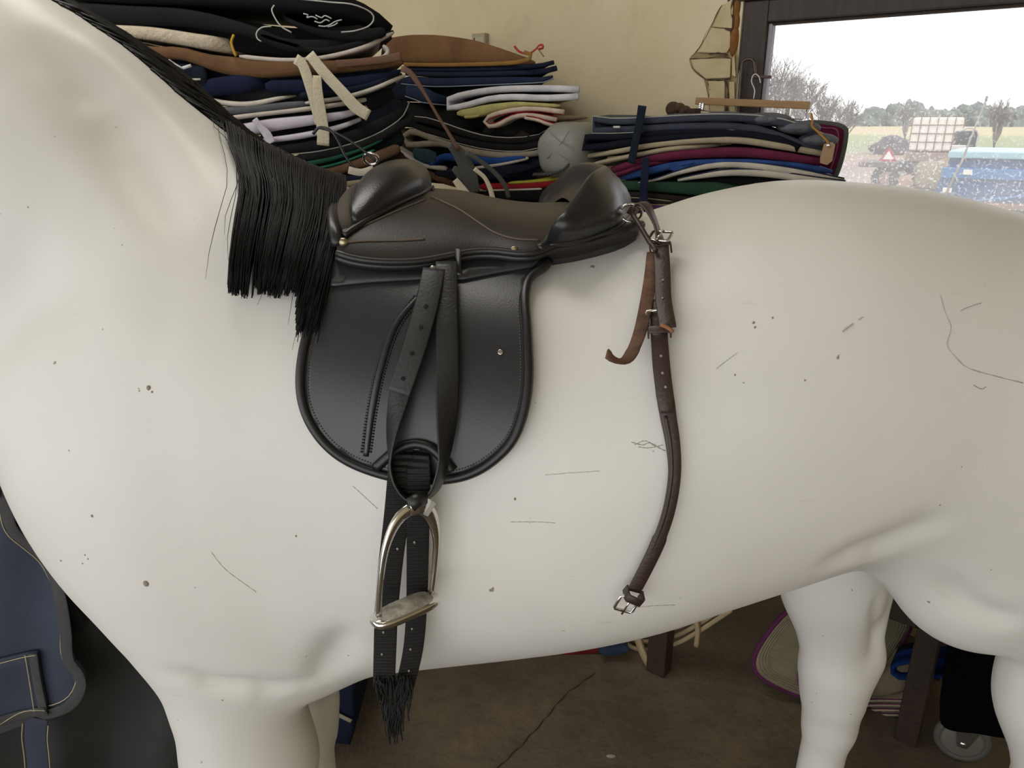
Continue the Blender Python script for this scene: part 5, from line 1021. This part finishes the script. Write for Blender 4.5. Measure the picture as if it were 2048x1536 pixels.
MB().add(*tube_vf(catmull([PK(x, y) for x, y in ((1882, 1190), (1869, 1225), (1877, 1254), (1903, 1286), (1960, 1304))], 24), .008, 8)).build('binding', fab('8d6b7c'), pk)
pad('tan_pad', 'small tan and pink pad under the pink-rimmed one by the bench', 'saddle pad', None, PK, zid, [([(1862, 1268), (1870, 1282), (1890, 1296), (1960, 1318)], [16, 22, 18, 14])], .15, fab('6a5444'), None)
bb = empty('black_bag', 'black cloth bag behind the near hind leg above the castor', 'bag'); PBk = Plane('t', bt - .10)
MB().add(*sheet_vf(smooth_loop([(1905, 1225), (1898, 1280), (1890, 1340), (1884, 1400), (1892, 1440), (1950, 1452), (2060, 1450), (2070, 1300), (2000, 1215)], 10), .03, .12, 14, plane_hit(PBk))).build('cloth', mat('black_cloth', '050506', 1, spec=.05), bb)
cs = empty('castor_wheel', 'grey castor wheel with bright axle and metal fork on the floor under the black bag', 'castor wheel')
wc = on_z(1914, 1517, 0); R_ = (Vector(wc) - CAM).dot(FWD) / F * 50; wc = wc + Z * R_; axd = Vector((-.42, -.9, .0)).normalized(); e1 = axd.cross(Z).normalized()
m_wg = mat('grey_wheel', '6f6c66', .5, var=.2, vscale=20)
tv_ = tube_vf([wc + e1 * (math.cos(a) * R_ * .84) + Z * (math.sin(a) * R_ * .84) for a in [2 * math.pi * i / 36 for i in range(36)]], R_ * .17, 10, closed=True); MB().add(*tv_).build('tyre', mat('dark_grey_tyre', '55534e', .6), cs)
MB().add(*cyl_vf(wc - axd * .011, axd, R_ * .76, .024, 36)).build('disc', m_wg, cs); MB().add(*cyl_vf(wc + axd * .012, axd, R_ * .13, .014, 14)).build('axle', m_chrome, cs)
tp = wc + Z * (R_ * 1.12)
for sgn in (1, -1): MB().add([wc + axd * (.020 * sgn) + e1 * (R_ * .18) - Z * R_ * .15, wc + axd * (.020 * sgn) - e1 * (R_ * .18) - Z * R_ * .15, tp + axd * (.020 * sgn) - e1 * (R_ * .62), tp + axd * (.020 * sgn) + e1 * (R_ * .40)] + [wc + axd * (.023 * sgn) + e1 * (R_ * .18) - Z * R_ * .15, wc + axd * (.023 * sgn) - e1 * (R_ * .18) - Z * R_ * .15, tp + axd * (.023 * sgn) - e1 * (R_ * .62), tp + axd * (.023 * sgn) + e1 * (R_ * .40)], [(0, 1, 2, 3), (7, 6, 5, 4), (0, 4, 5, 1), (1, 5, 6, 2), (2, 6, 7, 3), (3, 7, 4, 0)]).build('fork_cheek', mat('grey_fork', '5d5a54', .45, .6), cs, smooth=False)
bevel(MB().add(*box_vf(tp, e1, axd, Z, -R_ * .75, R_ * .5, -.026, .026, 0, .006)).build('fork_top', m_chrome, cs, smooth=False), .002)
sr = empty('slatted_basket', 'pale wooden basket of curved slats with two uprights on the floor under the table', 'basket'); PS = Plane('t', 1.848); m_sl = mat('pale_slat_wood', 'a3906e', .7, var=.2, vscale=15)
for k in range(4):
    q = catmull([PS(x, y) + N * .012 * k for x, y in ((1226, 1258 - k * 13), (1252, 1286 - k * 13), (1285, 1300 - k * 13), (1345, 1289 - k * 13), (1395, 1264 - k * 13), (1462, 1220 - k * 13))], 24); MB().add(*strip_vf(q, [-N] * 24, .013, .008)).build('slat', m_sl, sr)
for P, w_, o in (([(1272, 1262), (1284, 1300), (1301, 1334)], 15, .04), ([(1392, 1236), (1396, 1262), (1393, 1292)], 9, .012)):
    q = catmull([on_t(x, y, 1.85 - o) for x, y in P], 8); MB().add(*strip_vf(q, [-N] * 8, w_ * PS.m(*P[1]), .014)).build('upright', m_sl, sr)
pad('red_cloth', 'crumpled dark red cloth on the floor behind the belly', 'cloth', None, Plane('y', 2.02), zid, [([(1092, 1298), (1130, 1306), (1175, 1302), (1215, 1296), (1250, 1290)], [10, 26, 20, 26, 12])], .25, fab('6d1a1f', .4), None)
pad('blue_cloth', 'dark blue patterned cloth beside the red one on the floor', 'cloth', None, Plane('y', 1.98), zid, [([(1198, 1304), (1225, 1306), (1258, 1300)], [12, 22, 8])], .15, fab('2b3a4d', .5), None)
fk = catmull([on_z(x, y, .0006) for x, y in ((1190, 1345), (1150, 1376), (1110, 1412), (1080, 1452), (1040, 1492), (990, 1545), (940, 1600))], 60)
MB().add(*tube_vf([p + U * (.002 * math.sin(i * .9) + .002 * math.sin(i * .37)) for i, p in enumerate(fk)], [.0015 + .004 * abs(math.sin(i * .5)) for i in range(60)], 6, flat=.2)).build('floor_joint', mat('joint_dirt', '3a3126', .95), floor)
fl = empty('floor_chip', 'small pale chip of plaster on the concrete floor', 'plaster chip'); c = on_z(1222, 1512, .002); MB().add(*ball_vf(c, (.014, .006, .004), 6)).build('chip', mat('pale_chip', '8f877a', .9), fl)

# ------------------------------------------------------------------ outside
mg, nt, b, o = newmat('muddy_yard_and_field', .95)
dt = nt.nodes.new('ShaderNodeVectorMath'); dt.operation = 'DOT_PRODUCT'; dt.inputs[1].default_value = (0.45, 0.89, 0); nt.links.new(o, dt.inputs[0])
n_ = nt.nodes.new('ShaderNodeMath'); n_.operation = 'MULTIPLY_ADD'; n_.inputs[1].default_value = 14; nt.links.new(noise(nt, o, .12, 4), n_.inputs[0]); nt.links.new(dt.outputs['Value'], n_.inputs[2])
mr = nt.nodes.new('ShaderNodeMapRange'); mr.inputs[1].default_value = 0; mr.inputs[2].default_value = 120; nt.links.new(n_.outputs[0], mr.inputs[0])
c = ramp(nt, mr.outputs[0], [(.0, lin('82766f')), (.3, lin('8f7b72')), (.42, lin('917968')), (.50, lin('838b62')), (.86, lin('929868')), (.98, lin('b7a881'))])
c = mixc(nt, ramp(nt, noise(nt, o, 1.3, 8), [(.3, (.5, .5, .5)), (.6, (1, 1, 1))]), lin('5f5748'), c)
nt.links.new(c, b.inputs['Base Color'])
yard = MB().add(*box_vf(O0, U, N, Z, -400, 400, WT + .26, 700, -.4, -.02)).build('ground', mg, smooth=False); yard['kind'] = 'structure'
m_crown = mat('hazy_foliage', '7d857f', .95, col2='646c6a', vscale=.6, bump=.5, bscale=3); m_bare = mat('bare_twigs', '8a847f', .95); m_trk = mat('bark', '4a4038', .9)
def og(px, py): return on_z(px, py, -.02)
def at_d(px, py, d): r = ray(px, py); return CAM + r * (d / math.hypot(r.x, r.y))
def blob_vf(c, r, seed, n=9):
    rn = random.Random(seed); v, f = ball_vf((0, 0, 0), 1, n); ph = [rn.uniform(0, 6.28) for _ in range(9)]; out = []
    for p in v:
        k = 1 + .16 * math.sin(4 * p.x + ph[0]) * math.sin(5 * p.y + ph[1]) + .14 * math.sin(7 * p.z + ph[2] + 3 * p.x) + .10 * math.sin(11 * p.x + ph[3]) * math.sin(9 * p.z + ph[4]); out.append(Vector(c) + Vector((p.x * r[0], p.y * r[1], p.z * r[2])) * k)
    return out, f
def tree(px, ytop, ybase, wpx, d, label, group, m, seed, trunk=.25):
    t = empty('tree', label, 'tree', group); a = at_d(px, ybase, d); sc = d / 1590; hh = (ybase - ytop) * sc; a.z = -.05; ztop = at_d(px, ytop, d).z
    MB().add(*tube_vf([a - Z * .3, a + Z * hh * .55], [sc * 1.6 + .02, sc * 1.0], 6)).build('trunk', m_trk, t)
    rn = random.Random(seed); mb = MB(); cz = a.z + (ztop - a.z) * (trunk + (1 - trunk) / 2); rz = (ztop - a.z) * (1 - trunk) / 2
    mb.add(*blob_vf((a.x, a.y, cz), (wpx * sc / 2, wpx * sc / 2, rz), seed, 12))
    for k in range(220):
        th, ph = rn.uniform(0, 6.28), rn.uniform(-1, 1); k_ = rn.uniform(.85, 1.12); p = Vector((a.x + wpx * sc / 2 * k_ * math.cos(th) * math.sqrt(1 - ph * ph), a.y + wpx * sc / 2 * k_ * math.sin(th) * math.sqrt(1 - ph * ph), cz + rz * k_ * ph)); s_ = sc * rn.uniform(.8, 1.8); e = Vector((rn.uniform(-1, 1), rn.uniform(-1, 1), rn.uniform(-1, 1))).normalized()
        mb.add([p, p + e * s_ * 1.6, p + e.orthogonal() * s_], [(0, 1, 2)])
    o = mb.build('crown', m, t, smooth=False); return t
rt = random.Random(3)
kinds = ('rounded', 'taller', 'low', 'bushy', 'narrow', 'broad')
for k in range(34):
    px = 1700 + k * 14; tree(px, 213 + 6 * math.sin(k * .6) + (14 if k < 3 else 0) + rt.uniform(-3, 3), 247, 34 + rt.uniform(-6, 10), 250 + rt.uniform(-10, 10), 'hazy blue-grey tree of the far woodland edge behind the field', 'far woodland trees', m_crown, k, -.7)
def bare(px, ytop, ybase, wpx, d, label, seed, nb=70):
    t = empty('bare_tree', label, 'tree'); rn = random.Random(seed); a = at_d(px, ybase, d); sc = d / 1590; a.z = -.02; H_ = at_d(px, ytop, d).z + .02; mb = MB()
    def br_(p, dr, L, r, lev):
        e = p + dr * L; mb.add(*tube_vf([p, p.lerp(e, .5) + Vector((rn.uniform(-1, 1), rn.uniform(-1, 1), 0)) * L * .06, e], [r, r * .8, r * .6], 4))
        if lev: 
            for _ in range(4 if lev > 1 else 5):
                nd = (dr + Vector((rn.uniform(-1, 1), rn.uniform(-1, 1), rn.uniform(-.25, .8))) * .8).normalized(); br_(p.lerp(e, rn.uniform(.5, 1)), nd, L * rn.uniform(.5, .75), r * .55, lev - 1)
    MB().add(*tube_vf([a - Z * .2, a + Z * H_ * .3], [sc * 2, sc * 1.4], 6)).build('trunk', m_trk, t)
    for _ in range(nb // 10): br_(a + Z * H_ * .25, Vector((rn.uniform(-1, 1) * wpx * sc / H_ * .55, rn.uniform(-1, 1) * .5, 1)).normalized(), H_ * .46, sc * 2.0, 3)
    o = mb.build('twigs', m_bare, t); o['kind'] = 'stuff'; return t
bare(1548, 150, 252, 60, 26, 'tall bare grey tree at the left edge of the window view', 5, 90); bare(1592, 168, 252, 70, 28, 'bare grey tree right of the hanger end', 6, 100); bare(1640, 200, 256, 60, 30, 'low bare shrub beside the maroon pad', 7, 80); bare(1680, 215, 256, 46, 32, 'small twiggy shrub left of the brush heap', 11, 60)
bare(1812, 216, 262, 26, 60, 'thin young tree behind the white tank', 8, 50); bare(1992, 216, 270, 34, 45, 'young tree with a dark trunk right of the white tank', 9, 80)
hp = empty('brush_heap', 'dark purple-brown heap of brushwood left of the white tank', 'brush heap'); c = at_d(1795, 262, 45)
MB().add(*blob_vf((c.x, c.y, .2), (1.25, .9, .62), 4, 12)).build('heap', mat('brushwood', '5d5058', .95, var=.4, vscale=6), hp)
# water tank on a trailer
def frame_at(px, py, d, yaw): p = at_d(px, py, d); r = Vector((math.cos(yaw), math.sin(yaw), 0)); return p, r, Vector((-r.y, r.x, 0))
tk = empty('water_tank', 'white plastic water tank in a rusty tube cage on the trailer outside', 'water tank')
p, r, f_ = frame_at(1866, 303, 21, -.50); k = 21 / 1590
bevel(MB().add(*box_vf(p, r, f_, Z, -.52, .52, 0, .9, .0, .76)).build('tank', mat('white_plastic', 'ece8dc', .5), tk, smooth=False), .05)
m_cage = mat('rusty_cage', '8a6a58', .5, .3)
for i in range(7): x = -.53 + i * 1.06 / 6; MB().add(*tube_vf([p + r * x - f_ * .02, p + r * x - f_ * .02 + Z * .79], .011, 5)).build('cage_bar', m_cage, tk)
for i in range(5): z_ = .02 + i * .19; MB().add(*tube_vf([p - r * .54 - f_ * .025 + Z * z_, p + r * .54 - f_ * .025 + Z * z_], .011, 5)).build('cage_bar', m_cage, tk)
bevel(MB().add(*box_vf(p, r, f_, Z, -.6, .6, -.06, .95, -.24, -.02)).build('pallet', mat('weathered_pallet', '8b7468', .8), tk, smooth=False), .02)
tl = empty('flat_trailer', 'old flat trailer with a red and white triangle reflector under the white tank', 'trailer')
bevel(MB().add(*box_vf(p, r, f_, Z, -1.55, .75, -.25, 1.2, -.38, -.26)).build('bed', mat('trailer_bed', '584c49', .7), tl, smooth=False), .02)
for x, y_ in ((-.9, -.12), (.5, -.12), (-.9, 1.0), (.5, 1.0)):
    w_ = MB().add(*cyl_vf(p + r * x + f_ * y_ - Z * (p.z - .32), f_, .34, .18, 20)).build('wheel', mat('tyre_rubber', '2d2c2e', .8), tl); MB().add(*cyl_vf(p + r * x + f_ * (y_ - .01) - Z * (p.z - .32), f_, .16, .03, 16)).build('hub', mat('pinkish_hub', '9a7d72', .6), w_)
c = p - r * .92 - f_ * .27 - Z * .12
def tri(s, o): s = s * .55; q = [c - f_ * o + r * (s * math.cos(a)) + Z * (s * math.sin(a)) for a in (math.pi / 2, math.pi * 7 / 6, math.pi * 11 / 6)]; return q + [x + f_ * .012 for x in q], [(0, 1, 2), (5, 4, 3), (0, 3, 4, 1), (1, 4, 5, 2), (2, 5, 3, 0)]
MB().add(*tri(.42, 0)).build('reflector_rim', mat('reflector_red', 'a3262e', .5), tl, smooth=False); MB().add(*tri(.24, .012)).build('reflector_centre', mat('reflector_white', 'e4e2de', .5), tl, smooth=False)
gn = empty('pump_unit', 'black and white pump unit standing right of the white tank', 'pump'); p2, r2, f2 = frame_at(1928, 302, 19, -.4)
bevel(MB().add(*box_vf(p2, r2, f2, Z, -.20, .20, 0, .4, -.1, .40)).build('housing', mat('black_housing', '1f2226', .5), gn, smooth=False), .06)
bevel(MB().add(*box_vf(p2, r2, f2, Z, -.24, .02, -.04, .05, -.14, .12)).build('panel', mat('white_panel', 'c9c9c9', .5), gn, smooth=False), .02)
MB().add(*tube_vf(catmull([p2 + r2 * x - f2 * .05 + Z * z_ for x, z_ in ((-.16, .38), (0, .46), (.16, .40), (.22, .2), (.2, -.1))], 20), .018, 6)).build('hose', mat('pale_hose', 'b5b3b0', .5), gn)
bevel(MB().add(*box_vf(p2, r2, f2, Z, -.3, .3, -.05, .45, -p2.z - .02, -.12)).build('stand', mat('stand_grey', '6b625e', .7), gn, smooth=False), .02)
hh_ = empty('rubble_heap', 'tan heap of rubble and sacking in front of the trailer outside', 'rubble'); c = at_d(1872, 372, 14)
for i, (dx, dz, rx, rz) in enumerate(((0, .12, .42, .30), (-.28, .0, .25, .22), (.25, .16, .32, .28), (.0, -.15, .5, .3))): MB().add(*blob_vf((c.x + dx, c.y + i * .12, max(.1, c.z - .02 + dz)), (rx * 1.15, .3, rz), 20 + i, 10)).build('sack', mat('tan_sack', '8d7f66', .9, var=.35, vscale=5), hh_)
MB().add(*blob_vf((c.x + .05, c.y - .1, .25), (.6, .4, .3), 31, 10)).build('rubble', MATS['tan_sack'], hh_)
ww = empty('loose_wheel', 'dark tyre with a pinkish stone leaning on it left of the rubble heap', 'tyre'); c = at_d(1803, 352, 13.6)
MB().add(*tube_vf([c + Vector((math.cos(a) * .13, 0, math.sin(a) * .16)) for a in [2 * math.pi * i / 24 for i in range(24)]], .065, 8, closed=True)).build('tyre', MATS['tyre_rubber'], ww)
MB().add(*blob_vf((c.x + .01, c.y - .15, c.z - .1), (.10, .10, .13), 44, 9)).build('stone', mat('pink_stone', 'a58879', .9), ww)
MB().add(*tube_vf([Vector((c.x, c.y, c.z - .16)), Vector((c.x, c.y, -.02))], .09, 8)).build('stump', mat('stump', '6d5f52', .9), ww)
bt_ = empty('blue_tipper', 'blue steel tipping trailer with pale top rim and white reflectors at right outside', 'trailer')
p, r, f_ = frame_at(1905, 308, 8.5, -.62); m_bl = mat('blue_steel', '2d5a8e', .5, var=.25, vscale=3); m_rim = mat('pale_blue_rim', '9cc3cf', .5)
hs = .42
v = [p + Z * 0, p + r * 2.6, p + r * 2.6 - Z * hs, p - r * .12 - Z * hs]; v += [q + f_ * 1.2 for q in v]; MB().add(v, [(0, 1, 2, 3), (7, 6, 5, 4), (0, 4, 5, 1), (1, 5, 6, 2), (2, 6, 7, 3), (3, 7, 4, 0)]).build('body', m_bl, bt_, smooth=False)
bevel(MB().add(*box_vf(p, r, f_, Z, -.03, 2.65, -.05, 1.24, -.035, .03)).build('rim', m_rim, bt_, smooth=False), .012); bevel(MB().add(*box_vf(p, r, f_, Z, -.06, 2.6, -.04, 0, -.22, -.12)).build('rib', mat('mid_blue_steel', '3f77ad', .5), bt_, smooth=False), .01)
for x, z_ in ((.12, -.16), (-.02, -.33)): bevel(MB().add(*box_vf(p, r, f_, Z, x, x + .075, -.06, -.035, z_ - .02, z_ + .025)).build('reflector', MATS['reflector_white'], bt_, smooth=False), .003)
bevel(MB().add(*box_vf(p, r, f_, Z, -.2, 2.7, -.16, 1.3, -hs - .05, -hs)).build('plank', mat('rusty_plank', '8f6d55', .8, var=.3, vscale=6), bt_, smooth=False), .01)
bevel(MB().add(*box_vf(p, r, f_, Z, -.1, 2.6, 0, 1.2, -hs - .5, -hs - .06)).build('chassis', mat('dark_chassis', '3c3e46', .7), bt_, smooth=False), .02)
for x in (.5, 1.8): w_ = MB().add(*cyl_vf(p + r * x + f_ * .0 - Z * (p.z - .32), f_, .34, .2, 22)).build('wheel', MATS['tyre_rubber'], bt_)
MB().add(*tube_vf([p + r * .05 - Z * .45 - f_ * .1, p + r * .9 - Z * .30 - f_ * .1], .012, 6)).build('strut', mat('strut_blue', '4f7fae', .5), bt_)
ro_ = empty('whip_pole', 'thin leaning whip pole outside in front of the blue trailer', 'pole'); MB().add(*tube_vf([at_d(1886, 400, 6.2), at_d(1925, 320, 6.3), at_d(1950, 255, 6.4), at_d(1974, 194, 6.5)], [.010, .008, .006, .004], 8)).build('pole', mat('grey_pole', '8b857f', .6), ro_)
g_ = at_d(1886, 400, 6.2); MB().add(*tube_vf([g_, Vector((g_.x - .08, g_.y, -.02))], .012, 8)).build('foot', MATS['grey_pole'], ro_)
MB().add(*blob_vf(at_d(1973, 198, 6.49), (.009, .009, .02), 3, 6)).build('knot', MATS['grey_pole'], ro_)
